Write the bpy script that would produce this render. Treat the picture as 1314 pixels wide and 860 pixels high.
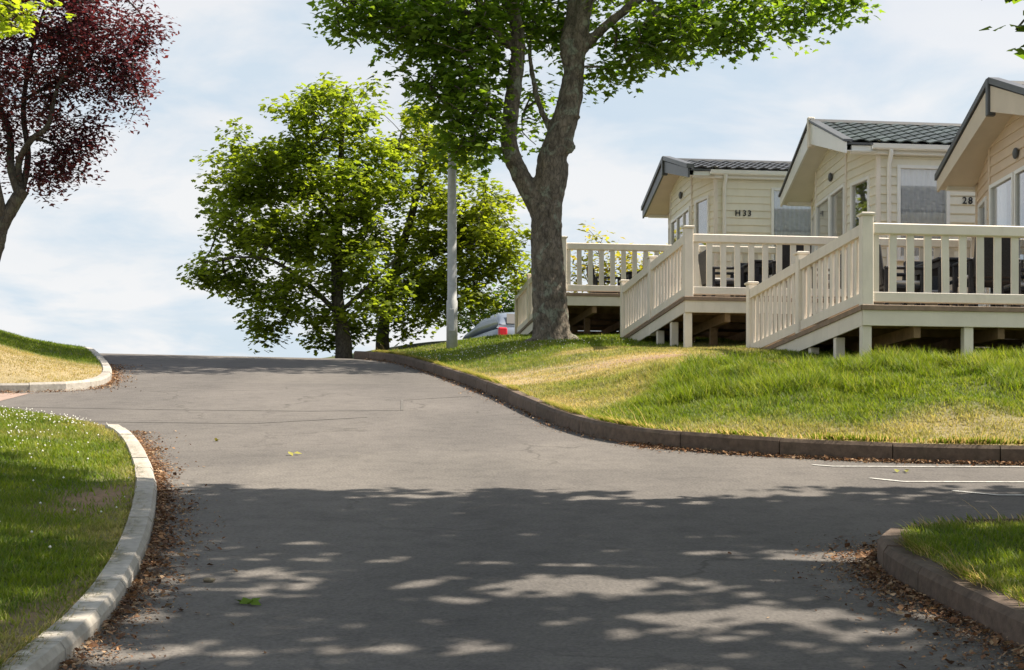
import bpy, bmesh, math, random
import numpy as np
from mathutils import Vector, Matrix
from mathutils.geometry import delaunay_2d_cdt

random.seed(7)
rng = np.random.default_rng(11)
SC = bpy.context.scene
COL = SC.collection
for o in list(bpy.data.objects):
    bpy.data.objects.remove(o)

# ------------------------------------------------------------------ camera
F, YH, CX = 2050.0, 640.0, 657.0          # focal length, horizon row and centre column of a 1314 x 860 picture
cd = bpy.data.cameras.new('camera')
cd.sensor_width = 36.0
cd.lens = 36.0 * F / 1314.0
cd.shift_y = (YH - 430.0) / 1314.0
cd.clip_start, cd.clip_end = 0.1, 6000.0
cam = bpy.data.objects.new('camera', cd)
cam.rotation_euler = (math.radians(90), 0, 0)
COL.objects.link(cam)
SC.camera = cam

# ------------------------------------------------------------------ sky, sun, exposure
SUN_AZ, SUN_EL = math.radians(84), math.radians(52)   # azimuth from +Y towards +X
w = bpy.data.worlds.new('World'); SC.world = w; w.use_nodes = True
nt = w.node_tree; nt.nodes.clear()
def N(tree, t, **kw):
    n = tree.nodes.new(t)
    for k, v in kw.items():
        if k.startswith('i_'):
            key = k[2:]
            n.inputs[int(key) if key.isdigit() else key.replace('_', ' ')].default_value = v
        else:
            setattr(n, k, v)
    return n
L = lambda tree, a, b: tree.links.new(a, b)
sky = N(nt, 'ShaderNodeTexSky', sky_type='NISHITA', sun_disc=False, sun_elevation=SUN_EL, sun_rotation=SUN_AZ,
        air_density=1.0, dust_density=2.0, ozone_density=1.0)
gain = N(nt, 'ShaderNodeMix', data_type='RGBA', blend_type='MULTIPLY', i_0=1.0)
gain.inputs[7].default_value = (0.088, 0.088, 0.087, 1)
L(nt, sky.outputs[0], gain.inputs[6])
tc = N(nt, 'ShaderNodeTexCoord')
sep = N(nt, 'ShaderNodeSeparateXYZ'); L(nt, tc.outputs['Generated'], sep.inputs[0])
zz = N(nt, 'ShaderNodeMath', operation='ADD', i_1=0.16)
mx = N(nt, 'ShaderNodeMath', operation='MAXIMUM', i_1=0.0); L(nt, sep.outputs[2], mx.inputs[0]); L(nt, mx.outputs[0], zz.inputs[0])
dx = N(nt, 'ShaderNodeMath', operation='DIVIDE'); L(nt, sep.outputs[0], dx.inputs[0]); L(nt, zz.outputs[0], dx.inputs[1])
dy = N(nt, 'ShaderNodeMath', operation='DIVIDE'); L(nt, sep.outputs[1], dy.inputs[0]); L(nt, zz.outputs[0], dy.inputs[1])
cmb = N(nt, 'ShaderNodeCombineXYZ', i_2=5.7); L(nt, dx.outputs[0], cmb.inputs[0]); L(nt, dy.outputs[0], cmb.inputs[1])
cn = N(nt, 'ShaderNodeTexNoise', i_Scale=1.15, i_Detail=7.0, i_Roughness=0.52, i_Distortion=0.25); L(nt, cmb.outputs[0], cn.inputs['Vector'])
cr0 = N(nt, 'ShaderNodeMapRange', i_1=0.30, i_2=0.62, i_3=-0.34, i_4=-1.7, interpolation_type='SMOOTHSTEP'); L(nt, cn.outputs[0], cr0.inputs[0])
od = N(nt, 'ShaderNodeMath', operation='DIVIDE'); L(nt, cr0.outputs[0], od.inputs[0]); z2 = N(nt, 'ShaderNodeMath', operation='MULTIPLY_ADD', i_1=2.5, i_2=0.10); L(nt, mx.outputs[0], z2.inputs[0]); L(nt, z2.outputs[0], od.inputs[1])   # optical depth of the veil
ex = N(nt, 'ShaderNodeMath', operation='EXPONENT'); L(nt, od.outputs[0], ex.inputs[0])
cr = N(nt, 'ShaderNodeMath', operation='SUBTRACT', i_0=1.0); L(nt, ex.outputs[0], cr.inputs[1])
cm = N(nt, 'ShaderNodeMix', data_type='RGBA'); 
cn2 = N(nt, 'ShaderNodeTexNoise', i_Scale=2.6, i_Detail=6.0, i_Roughness=0.55, i_Distortion=0.3); L(nt, cmb.outputs[0], cn2.inputs['Vector'])
crr = N(nt, 'ShaderNodeValToRGB'); crr.color_ramp.elements[0].position = 0.39; crr.color_ramp.elements[0].color = (0.365, 0.42, 0.468, 1)
crr.color_ramp.elements[1].position = 0.56; crr.color_ramp.elements[1].color = (0.485, 0.489, 0.494, 1); L(nt, cn2.outputs[0], crr.inputs[0]); L(nt, crr.outputs[0], cm.inputs[7])
L(nt, cr.outputs[0], cm.inputs[0]); L(nt, gain.outputs[2], cm.inputs[6])
bg = N(nt, 'ShaderNodeBackground', i_Strength=1.0); L(nt, cm.outputs[2], bg.inputs[0])
wo = N(nt, 'ShaderNodeOutputWorld'); L(nt, bg.outputs[0], wo.inputs[0])

sd = bpy.data.lights.new('sun', 'SUN'); sd.energy = 5.0; sd.angle = math.radians(0.5); sd.color = (1.0, 0.90, 0.75)
S = Vector((math.sin(SUN_AZ) * math.cos(SUN_EL), math.cos(SUN_AZ) * math.cos(SUN_EL), math.sin(SUN_EL)))
sun = bpy.data.objects.new('sun', sd); sun.rotation_euler = S.to_track_quat('Z', 'Y').to_euler(); sun.location = (0, 0, 60)
COL.objects.link(sun)
vs = SC.view_settings
vs.view_transform = 'Standard'; vs.look = 'None'; vs.exposure = 0.92; vs.gamma = 1.0; vs.use_curve_mapping = False
SC.cycles.max_bounces = 8; SC.cycles.transparent_max_bounces = 12

# ------------------------------------------------------------------ helpers
def tag(o, label=None, cat=None, group=None, kind=None):
    if label: o['label'] = label
    if cat: o['category'] = cat
    if group: o['group'] = group
    if kind: o['kind'] = kind
    return o

def link(name, me, mat=None, parent=None, loc=None, rot=None):
    o = bpy.data.objects.new(name, me)
    COL.objects.link(o)
    if mat is not None and me is not None:
        if len(me.materials) == 0: me.materials.append(mat)
    if parent is not None: o.parent = parent
    if loc is not None: o.location = loc
    if rot is not None: o.rotation_euler = rot
    return o

def empty(name, loc=(0, 0, 0), rz=0.0, parent=None):
    o = bpy.data.objects.new(name, None); COL.objects.link(o)
    o.empty_display_size = 0.2; o.location = loc; o.rotation_euler = (0, 0, rz)
    if parent is not None: o.parent = parent
    return o

def mesh_py(name, v, f, smooth=False):
    me = bpy.data.meshes.new(name); me.from_pydata([tuple(p) for p in v], [], f); me.update()
    if smooth: me.polygons.foreach_set('use_smooth', [True] * len(me.polygons))
    return me

def mesh_np(name, V, T, color=None, smooth=False):
    """V (n,3) float, T (m,3) int triangles"""
    me = bpy.data.meshes.new(name)
    me.vertices.add(len(V)); me.vertices.foreach_set('co', np.ascontiguousarray(V, dtype=np.float32).ravel())
    me.loops.add(T.size); me.loops.foreach_set('vertex_index', np.ascontiguousarray(T, dtype=np.int32).ravel())
    me.polygons.add(len(T))
    me.polygons.foreach_set('loop_start', np.arange(0, T.size, 3, dtype=np.int32))
    try: me.polygons.foreach_set('loop_total', np.full(len(T), 3, dtype=np.int32))
    except Exception: pass
    if smooth: me.polygons.foreach_set('use_smooth', np.ones(len(T), dtype=bool))
    if color is not None:
        a = me.color_attributes.new('Col', 'FLOAT_COLOR', 'POINT')
        c = np.ones((len(V), 4), dtype=np.float32); c[:, :3] = color
        a.data.foreach_set('color', c.ravel())
    me.update(calc_edges=True)
    return me

def stamp(tv, tf, P, A, B, C, size, col=None):
    """copies of template tv (k,3)/tf at P (n,3) with frames A,B,C (n,3)"""
    n, k = len(P), len(tv)
    s = size[:, None, None] if size.ndim == 1 else size[:, None, :]
    tt = tv[None] * s
    V = P[:, None, :] + tt[:, :, 0:1] * A[:, None] + tt[:, :, 1:2] * B[:, None] + tt[:, :, 2:3] * C[:, None]
    T = tf[None] + (np.arange(n) * k)[:, None, None]
    c = None if col is None else np.repeat(col, k, axis=0)
    return V.reshape(-1, 3), T.reshape(-1, 3), c

def unit(a):
    return a / np.maximum(np.linalg.norm(a, axis=1, keepdims=True), 1e-9)

_box = {}
def box_mesh(dx, dy, dz, bev=0.004, mat=None):
    key = (round(dx, 4), round(dy, 4), round(dz, 4), bev, mat.name if mat else '')
    if key in _box: return _box[key]
    bm = bmesh.new(); bmesh.ops.create_cube(bm, size=1.0)
    bmesh.ops.scale(bm, vec=(dx, dy, dz), verts=bm.verts)
    if bev: bmesh.ops.bevel(bm, geom=list(bm.edges), offset=bev, segments=1, affect='EDGES')
    me = bpy.data.meshes.new('box'); bm.to_mesh(me); bm.free()
    if mat: me.materials.append(mat)
    _box[key] = me
    return me

def box(name, x0, x1, y0, y1, z0, z1, mat, parent=None, bev=0.004):
    me = box_mesh(x1 - x0, y1 - y0, z1 - z0, bev, mat)
    return link(name, me, None, parent, ((x0 + x1) / 2, (y0 + y1) / 2, (z0 + z1) / 2))

def prism(name, poly, axis, a0, a1, mat, parent=None):
    """extrude 2D polygon; axis 'x': poly in (y,z); 'y': poly in (x,z); 'z': poly in (x,y)"""
    n = len(poly)
    def P(p, a):
        return (a, p[0], p[1]) if axis == 'x' else (p[0], a, p[1]) if axis == 'y' else (p[0], p[1], a)
    v = [P(p, a0) for p in poly] + [P(p, a1) for p in poly]
    f = [tuple(range(n - 1, -1, -1)), tuple(range(n, 2 * n))] + [(i, (i + 1) % n, n + (i + 1) % n, n + i) for i in range(n)]
    me = mesh_py(name, v, f)
    bm = bmesh.new(); bm.from_mesh(me); bmesh.ops.recalc_face_normals(bm, faces=bm.faces); bm.to_mesh(me); bm.free()
    return link(name, me, mat, parent)

# value noise for masks and heights
_H = rng.random((256, 256))
def vnoise(x, y):
    xi, yi = np.floor(x).astype(int), np.floor(y).astype(int)
    fx, fy = x - xi, y - yi
    fx, fy = fx * fx * (3 - 2 * fx), fy * fy * (3 - 2 * fy)
    g = lambda a, b: _H[a & 255, b & 255]
    return (g(xi, yi) * (1 - fx) + g(xi + 1, yi) * fx) * (1 - fy) + (g(xi, yi + 1) * (1 - fx) + g(xi + 1, yi + 1) * fx) * fy
def fbm(x, y, o=4):
    s, a, t = 0, 0.5, 0
    for i in range(o):
        s = s + a * vnoise(x * 2 ** i + 17 * i, y * 2 ** i + 5 * i); t += a; a *= 0.5
    return s / t
def sm(t):
    t = np.clip(t, 0, 1); return t * t * (3 - 2 * t)

# ------------------------------------------------------------------ materials
def newmat(name):
    m = bpy.data.materials.new(name); m.use_nodes = True
    t = m.node_tree; t.nodes.clear()
    out = N(t, 'ShaderNodeOutputMaterial')
    return m, t, out
def objco(t, scale=(1, 1, 1)):
    c = N(t, 'ShaderNodeTexCoord'); mp = N(t, 'ShaderNodeMapping'); mp.inputs['Scale'].default_value = scale
    L(t, c.outputs['Object'], mp.inputs[0]); return mp.outputs[0]
def geoco(t):
    return N(t, 'ShaderNodeNewGeometry').outputs['Position']
def ramp(t, fac, stops):
    r = N(t, 'ShaderNodeValToRGB'); e = r.color_ramp.elements
    while len(e) < len(stops): e.new(0.5)
    for el, (p, c) in zip(e, stops):
        el.position = p; el.color = (*c, 1) if len(c) == 3 else c
    L(t, fac, r.inputs[0]); return r.outputs[0]

def paint(name, col, rough=0.5, var=0.08, scale=6.0, bump=0.0, spec=0.4, dirt=None, perobj=0.06):
    m, t, out = newmat(name)
    p = N(t, 'ShaderNodeBsdfPrincipled', i_Roughness=rough); p.inputs['Specular IOR Level'].default_value = spec
    pos = geoco(t)
    n = N(t, 'ShaderNodeTexNoise', i_Scale=scale, i_Detail=5.0, i_Roughness=0.6); L(t, pos, n.inputs['Vector'])
    lo = [c * (1 - var) for c in col]; hi = [min(1, c * (1 + var)) for c in col]
    c = ramp(t, n.outputs[0], [(0.3, lo), (0.7, hi)])
    oi = N(t, 'ShaderNodeObjectInfo')
    mr = N(t, 'ShaderNodeMapRange', i_3=1 - perobj, i_4=1 + perobj); L(t, oi.outputs['Random'], mr.inputs[0])
    mu = N(t, 'ShaderNodeMix', data_type='RGBA', blend_type='MULTIPLY', i_0=1.0); L(t, c, mu.inputs[6]); L(t, mr.outputs[0], mu.inputs[7])
    c = mu.outputs[2]
    if dirt:
        mq = N(t, 'ShaderNodeMapping'); mq.inputs['Scale'].default_value = (1, 1, 0.22); L(t, pos, mq.inputs[0])
        n2 = N(t, 'ShaderNodeTexNoise', i_Scale=4.5, i_Detail=8.0, i_Roughness=0.7); L(t, mq.outputs[0], n2.inputs['Vector'])
        f = N(t, 'ShaderNodeMapRange', i_1=0.5, i_2=0.75, i_3=0.0, i_4=0.55); L(t, n2.outputs[0], f.inputs[0])
        mm = N(t, 'ShaderNodeMix', data_type='RGBA'); mm.inputs[7].default_value = (*dirt, 1)
        L(t, f.outputs[0], mm.inputs[0]); L(t, c, mm.inputs[6]); c = mm.outputs[2]
    L(t, c, p.inputs['Base Color'])
    if bump:
        b = N(t, 'ShaderNodeBump', i_Strength=bump, i_Distance=0.01); L(t, n.outputs[0], b.inputs['Height']); L(t, b.outputs[0], p.inputs['Normal'])
    L(t, p.outputs[0], out.inputs[0]); return m

M = {}
M['vinyl'] = paint('cream_vinyl', (0.78, 0.71, 0.62), 0.5, 0.06, 3.0, dirt=(0.58, 0.52, 0.43), perobj=0.05)
M['timber'] = paint('brown_timber', (0.21, 0.135, 0.075), 0.8, 0.3, 9.0, bump=0.3, perobj=0.2)
M['deckboard'] = paint('brown_deck_board', (0.24, 0.17, 0.12), 0.7, 0.2, 8.0, bump=0.2, perobj=0.12)
M['cladding'] = paint('cream_cladding', (0.78, 0.735, 0.61), 0.5, 0.04, 2.5, dirt=(0.66, 0.62, 0.50), perobj=0.025)
M['cladding_tan'] = paint('tan_cladding', (0.66, 0.53, 0.40), 0.5, 0.05, 2.5, perobj=0.03)
M['white'] = paint('white_plastic', (0.80, 0.79, 0.76), 0.35, 0.03, 4.0, perobj=0.0)
M['greytrim'] = paint('dark_grey_trim', (0.09, 0.095, 0.105), 0.45, 0.1, 5.0, perobj=0.0)
M['soffit'] = paint('soffit_board', (0.64, 0.555, 0.45), 0.6, 0.05, 3.0, perobj=0.0)
M['soffit_w'] = paint('pale_soffit_board', (0.72, 0.69, 0.62), 0.6, 0.05, 3.0, perobj=0.0)
M['tile'] = paint('slate_green_tile', (0.055, 0.07, 0.068), 0.42, 0.35, 14.0, bump=0.15, spec=0.5, perobj=0.35)
M['tile_brown'] = paint('charcoal_tile', (0.06, 0.058, 0.06), 0.35, 0.35, 14.0, bump=0.15, spec=0.6, perobj=0.3)
M['black'] = paint('black_lettering', (0.012, 0.012, 0.014), 0.4, 0.0, 4.0, perobj=0.0)
M['rattan'] = paint('dark_rattan', (0.022, 0.022, 0.026), 0.55, 0.4, 60.0, bump=0.4, perobj=0.1)
M['dark'] = paint('interior_lining', (0.42, 0.37, 0.30), 0.8, 0.2, 3.0, perobj=0.0)
M['cushion'] = paint('pale_cushion', (0.5, 0.5, 0.5), 0.9, 0.1, 12.0, perobj=0.0)
M['steel'] = paint('galvanised_steel', (0.42, 0.43, 0.44), 0.5, 0.15, 10.0, spec=0.5, perobj=0.0)
M['concrete'] = paint('pale_concrete_kerb', (0.42, 0.39, 0.35), 0.85, 0.18, 22.0, bump=0.5, dirt=(0.17, 0.15, 0.11), perobj=0.16)
M['redstone'] = paint('red_brown_kerb', (0.112, 0.080, 0.060), 0.85, 0.3, 18.0, bump=0.6, dirt=(0.07, 0.06, 0.04), perobj=0.18)
M['carpaint'] = paint('silver_blue_car_paint', (0.17, 0.20, 0.26), 0.25, 0.02, 3.0, spec=0.7, perobj=0.0)
M['redlens'] = paint('red_lens', (0.55, 0.012, 0.03), 0.2, 0.05, 5.0, spec=0.7, perobj=0.0)
M['tyre'] = paint('black_rubber', (0.02, 0.02, 0.02), 0.8, 0.1, 20.0, perobj=0.0)
M['line'] = paint('white_road_paint', (0.46, 0.45, 0.43), 0.8, 0.35, 30.0, dirt=(0.2, 0.19, 0.18), perobj=0.0)
M['seam'] = paint('dark_tar_seam', (0.125, 0.116, 0.108), 0.8, 0.2, 12.0, perobj=0.0)
M['pinkpath'] = paint('pink_concrete_path', (0.33, 0.24, 0.20), 0.85, 0.2, 14.0, bump=0.3, perobj=0.0)
M['stone'] = paint('small_stone', (0.2, 0.17, 0.12), 0.9, 0.3, 30.0, bump=0.4, perobj=0.0)

def glass_mat():
    m, t, out = newmat('window_glass')
    tr = N(t, 'ShaderNodeBsdfTransparent'); tr.inputs[0].default_value = (0.985, 0.99, 0.99, 1)
    gl = N(t, 'ShaderNodeBsdfGlossy', i_Roughness=0.015)
    lw_ = N(t, 'ShaderNodeLayerWeight', i_Blend=0.5); pw = N(t, 'ShaderNodeMath', operation='POWER', i_1=3.0); L(t, lw_.outputs['Facing'], pw.inputs[0]); fr = N(t, 'ShaderNodeMapRange', i_3=0.17, i_4=0.9); L(t, pw.outputs[0], fr.inputs[0])
    mixs = N(t, 'ShaderNodeMixShader'); L(t, fr.outputs[0], mixs.inputs[0]); L(t, tr.outputs[0], mixs.inputs[1]); L(t, gl.outputs[0], mixs.inputs[2])
    L(t, mixs.outputs[0], out.inputs[0]); return m
M['glass'] = glass_mat()
def cloth_mat(name, col, trans):
    m, t, out = newmat(name)
    d = N(t, 'ShaderNodeBsdfDiffuse'); d.inputs[0].default_value = (*col, 1)
    r = N(t, 'ShaderNodeBsdfTranslucent'); r.inputs[0].default_value = (*trans, 1)
    mixs = N(t, 'ShaderNodeMixShader', i_0=0.3); L(t, d.outputs[0], mixs.inputs[1]); L(t, r.outputs[0], mixs.inputs[2])
    L(t, mixs.outputs[0], out.inputs[0]); return m
M['curtain'] = cloth_mat('pale_blue_curtain', (0.86, 0.89, 0.93), (0.7, 0.75, 0.8))
M['curtain_grey'] = cloth_mat('grey_green_curtain', (0.23, 0.23, 0.19), (0.2, 0.2, 0.17))

def asphalt():
    m, t, out = newmat('asphalt')
    p = N(t, 'ShaderNodeBsdfPrincipled', i_Roughness=0.95); p.inputs['Specular IOR Level'].default_value = 0.08
    pos = geoco(t)
    n1 = N(t, 'ShaderNodeTexNoise', i_Scale=0.35, i_Detail=6.0, i_Roughness=0.6, i_Distortion=0.4); L(t, pos, n1.inputs['Vector'])
    n2 = N(t, 'ShaderNodeTexNoise', i_Scale=55.0, i_Detail=3.0, i_Roughness=0.7); L(t, pos, n2.inputs['Vector'])
    n3 = N(t, 'ShaderNodeTexVoronoi', i_Scale=42.0); L(t, pos, n3.inputs['Vector'])
    c1 = ramp(t, n1.outputs[0], [(0.3, (0.138, 0.130, 0.124)), (0.55, (0.165, 0.154, 0.146)), (0.75, (0.19, 0.177, 0.167))])
    c2 = ramp(t, n2.outputs[0], [(0.25, (0.62, 0.62, 0.62)), (0.55, (1, 1, 1)), (0.85, (1.3, 1.28, 1.25))])
    mu = N(t, 'ShaderNodeMix', data_type='RGBA', blend_type='MULTIPLY', i_0=0.8); L(t, c1, mu.inputs[6]); L(t, c2, mu.inputs[7])
    mp = N(t, 'ShaderNodeMapping'); mp.inputs['Scale'].default_value = (0.55, 0.06, 0.06); mp.inputs['Rotation'].default_value = (0, 0, 0.12); L(t, pos, mp.inputs[0])
    n4 = N(t, 'ShaderNodeTexNoise', i_Scale=1.0, i_Detail=3.0); L(t, mp.outputs[0], n4.inputs['Vector'])
    c4 = ramp(t, n4.outputs[0], [(0.35, (0.86, 0.86, 0.87)), (0.6, (1.06, 1.05, 1.04))])
    m2 = N(t, 'ShaderNodeMix', data_type='RGBA', blend_type='MULTIPLY', i_0=1.0); L(t, mu.outputs[2], m2.inputs[6]); L(t, c4, m2.inputs[7])
    # repaired patches: angular tonal cells
    vo = N(t, 'ShaderNodeTexVoronoi', i_Scale=0.22, distance='CHEBYCHEV', feature='F1'); L(t, pos, vo.inputs['Vector'])
    sx = N(t, 'ShaderNodeSeparateColor'); L(t, vo.outputs['Color'], sx.inputs[0])
    c5 = ramp(t, sx.outputs[0], [(0.0, (0.93, 0.93, 0.94)), (1.0, (1.05, 1.05, 1.04))])
    m3 = N(t, 'ShaderNodeMix', data_type='RGBA', blend_type='MULTIPLY', i_0=1.0); L(t, m2.outputs[2], m3.inputs[6]); L(t, c5, m3.inputs[7])
    n6 = N(t, 'ShaderNodeTexNoise', i_Scale=4.5, i_Detail=7.0, i_Roughness=0.75); L(t, pos, n6.inputs['Vector'])
    c6 = ramp(t, n6.outputs[0], [(0.32, (0.82, 0.82, 0.83)), (0.5, (1, 1, 1)), (0.72, (1.10, 1.10, 1.09))])
    m6 = N(t, 'ShaderNodeMix', data_type='RGBA', blend_type='MULTIPLY', i_0=1.0); L(t, m3.outputs[2], m6.inputs[6]); L(t, c6, m6.inputs[7])
    # hairline cracks, only here and there
    wv = N(t, 'ShaderNodeVectorMath', operation='ADD'); wn = N(t, 'ShaderNodeTexNoise', i_Scale=1.6, i_Detail=5.0); L(t, pos, wn.inputs['Vector']); L(t, pos, wv.inputs[0])
    ws = N(t, 'ShaderNodeVectorMath', operation='SCALE', i_3=0.9); L(t, wn.outputs['Color'], ws.inputs[0]); L(t, ws.outputs[0], wv.inputs[1])
    ve = N(t, 'ShaderNodeTexVoronoi', i_Scale=0.42, feature='DISTANCE_TO_EDGE'); L(t, wv.outputs[0], ve.inputs['Vector'])
    ce = N(t, 'ShaderNodeMapRange', i_1=0.003, i_2=0.010, i_3=1.0, i_4=0.0); L(t, ve.outputs['Distance'], ce.inputs[0])
    ck = N(t, 'ShaderNodeMapRange', i_1=0.50, i_2=0.58, i_3=0.0, i_4=0.45); L(t, n1.outputs[0], ck.inputs[0])
    cc = N(t, 'ShaderNodeMath', operation='MULTIPLY'); L(t, ce.outputs[0], cc.inputs[0]); L(t, ck.outputs[0], cc.inputs[1])
    m7 = N(t, 'ShaderNodeMix', data_type='RGBA'); m7.inputs[7].default_value = (0.06, 0.056, 0.052, 1); L(t, cc.outputs[0], m7.inputs[0]); L(t, m6.outputs[2], m7.inputs[6])
    L(t, m7.outputs[2], p.inputs['Base Color'])
    b = N(t, 'ShaderNodeBump', i_Strength=0.5, i_Distance=0.006); L(t, n3.outputs[0], b.inputs['Height']); L(t, b.outputs[0], p.inputs['Normal'])
    L(t, p.outputs[0], out.inputs[0]); return m
M['asphalt'] = asphalt()

def soil():
    m, t, out = newmat('turf_soil')
    p = N(t, 'ShaderNodeBsdfPrincipled', i_Roughness=0.95)
    a = N(t, 'ShaderNodeVertexColor', layer_name='Col')
    pos = geoco(t)
    n = N(t, 'ShaderNodeTexNoise', i_Scale=25.0, i_Detail=6.0, i_Roughness=0.7); L(t, pos, n.inputs['Vector'])
    c = ramp(t, n.outputs[0], [(0.25, (0.6, 0.6, 0.6)), (0.7, (1.25, 1.25, 1.25))])
    mu = N(t, 'ShaderNodeMix', data_type='RGBA', blend_type='MULTIPLY', i_0=1.0); L(t, a.outputs[0], mu.inputs[6]); L(t, c, mu.inputs[7])
    L(t, mu.outputs[2], p.inputs['Base Color'])
    b = N(t, 'ShaderNodeBump', i_Strength=0.6, i_Distance=0.02); L(t, n.outputs[0], b.inputs['Height']); L(t, b.outputs[0], p.inputs['Normal'])
    L(t, p.outputs[0], out.inputs[0]); return m
M['soil'] = soil()

def far_ground():
    m, t, out = newmat('far_grass')
    p = N(t, 'ShaderNodeBsdfPrincipled', i_Roughness=0.95); pos = geoco(t)
    n = N(t, 'ShaderNodeTexNoise', i_Scale=0.8, i_Detail=6.0); L(t, pos, n.inputs['Vector'])
    L(t, ramp(t, n.outputs[0], [(0.3, (0.06, 0.09, 0.02)), (0.7, (0.14, 0.15, 0.05))]), p.inputs['Base Color'])
    L(t, p.outputs[0], out.inputs[0]); return m
M['far'] = far_ground()

def leafmat(name, trans=0.45, gloss=0.5, tmul=(2.9, 2.7, 1.0)):
    m, t, out = newmat(name)
    a = N(t, 'ShaderNodeVertexColor', layer_name='Col')
    p = N(t, 'ShaderNodeBsdfPrincipled', i_Roughness=gloss); p.inputs['Specular IOR Level'].default_value = 0.35
    L(t, a.outputs[0], p.inputs['Base Color'])
    mu = N(t, 'ShaderNodeMix', data_type='RGBA', blend_type='MULTIPLY', i_0=1.0); L(t, a.outputs[0], mu.inputs[6]); mu.inputs[7].default_value = (*tmul, 1)
    tr = N(t, 'ShaderNodeBsdfTranslucent'); L(t, mu.outputs[2], tr.inputs[0])
    mixs = N(t, 'ShaderNodeMixShader', i_0=trans); L(t, p.outputs[0], mixs.inputs[1]); L(t, tr.outputs[0], mixs.inputs[2])
    L(t, mixs.outputs[0], out.inputs[0]); return m
M['leaf'] = leafmat('green_leaf', 0.55, 0.5)
M['leaf_purple'] = leafmat('purple_leaf', 0.42, 0.45, (2.0, 1.0, 0.9))
M['grass'] = leafmat('grass_blade', 0.42, 0.6, (1.7, 1.6, 1.0))
M['litter'] = leafmat('dry_leaf', 0.15, 0.8, (1.3, 1.2, 1.0))
M['flower'] = paint('white_clover', (0.8, 0.8, 0.76), 0.8, 0.05, 9.0, perobj=0.0)

def bark(name, a, b, lich):
    m, t, out = newmat(name)
    p = N(t, 'ShaderNodeBsdfPrincipled', i_Roughness=0.9); pos = geoco(t)
    mp = N(t, 'ShaderNodeMapping'); mp.inputs['Scale'].default_value = (1, 1, 0.45); L(t, pos, mp.inputs[0])
    n = N(t, 'ShaderNodeTexNoise', i_Scale=9.0, i_Detail=8.0, i_Roughness=0.7, i_Distortion=0.6); L(t, mp.outputs[0], n.inputs['Vector'])
    c = ramp(t, n.outputs[0], [(0.3, a), (0.68, b)])
    n2 = N(t, 'ShaderNodeTexNoise', i_Scale=4.2, i_Detail=4.0, i_Roughness=0.5, i_Distortion=0.8); L(t, pos, n2.inputs['Vector'])
    f = N(t, 'ShaderNodeMapRange', i_1=0.55, i_2=0.62, i_3=0.0, i_4=0.75); L(t, n2.outputs[0], f.inputs[0])
    mm = N(t, 'ShaderNodeMix', data_type='RGBA'); mm.inputs[7].default_value = (*lich, 1); L(t, f.outputs[0], mm.inputs[0]); L(t, c, mm.inputs[6])
    vq = N(t, 'ShaderNodeVectorMath', operation='ADD'); L(t, mp.outputs[0], vq.inputs[0]); vs_ = N(t, 'ShaderNodeVectorMath', operation='SCALE', i_3=0.12); L(t, n.outputs['Color'], vs_.inputs[0]); L(t, vs_.outputs[0], vq.inputs[1])
    vf = N(t, 'ShaderNodeTexVoronoi', i_Scale=15.0, feature='DISTANCE_TO_EDGE'); L(t, vq.outputs[0], vf.inputs['Vector'])
    cf = N(t, 'ShaderNodeMapRange', i_1=0.0, i_2=0.10, i_3=0.45, i_4=1.0); L(t, vf.outputs['Distance'], cf.inputs[0])
    mf = N(t, 'ShaderNodeMix', data_type='RGBA', blend_type='MULTIPLY', i_0=1.0); L(t, mm.outputs[2], mf.inputs[6]); L(t, cf.outputs[0], mf.inputs[7])
    mm = mf
    L(t, mm.outputs[2], p.inputs['Base Color'])
    bp = N(t, 'ShaderNodeBump', i_Strength=1.0, i_Distance=0.06); L(t, n.outputs[0], bp.inputs['Height']); L(t, bp.outputs[0], p.inputs['Normal'])
    L(t, p.outputs[0], out.inputs[0]); return m
M['bark'] = bark('sycamore_bark', (0.052, 0.043, 0.033), (0.25, 0.21, 0.165), (0.25, 0.275, 0.215))
M['bark_dark'] = bark('dark_bark', (0.045, 0.04, 0.034), (0.12, 0.105, 0.088), (0.12, 0.125, 0.09))

# ------------------------------------------------------------------ terrain
def road_z(X, Y):
    X = np.asarray(X, float); Y = np.asarray(Y, float)
    Y0, Y1, s0, s1, h0 = 26.9, 45.0, 0.14, -0.085, -1.48
    k = (s0 - s1) / (Y1 - Y0)
    t = np.clip(Y - Y0, 0, Y1 - Y0)
    z = h0 + s0 * np.minimum(Y, Y0) + s0 * t - 0.5 * k * t * t + s1 * np.maximum(Y - Y1, 0)
    z = z - 0.022 * (np.clip(X, -14, 6) + 5.0) * sm((Y - 18) / 9) * sm((70 - Y) / 20)
    return np.maximum(z, -26.0)

def seg_dist(X, Y, line):
    X = np.asarray(X, float); Y = np.asarray(Y, float)
    d = np.full(X.shape, 1e9)
    for (x0, y0), (x1, y1) in zip(line[:-1], line[1:]):
        vx, vy = x1 - x0, y1 - y0
        t = np.clip(((X - x0) * vx + (Y - y0) * vy) / (vx * vx + vy * vy + 1e-12), 0, 1)
        d = np.minimum(d, np.hypot(X - x0 - t * vx, Y - y0 - t * vy))
    return d

def inside(X, Y, poly):
    X = np.asarray(X, float); Y = np.asarray(Y, float)
    r = np.zeros(X.shape, bool)
    n = len(poly)
    for i in range(n):
        x0, y0 = poly[i]; x1, y1 = poly[(i + 1) % n]
        c = ((y0 > Y) != (y1 > Y)) & (X < (x1 - x0) * (Y - y0) / ((y1 - y0) if y1 != y0 else 1e-9) + x0)
        r ^= c
    return r

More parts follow.
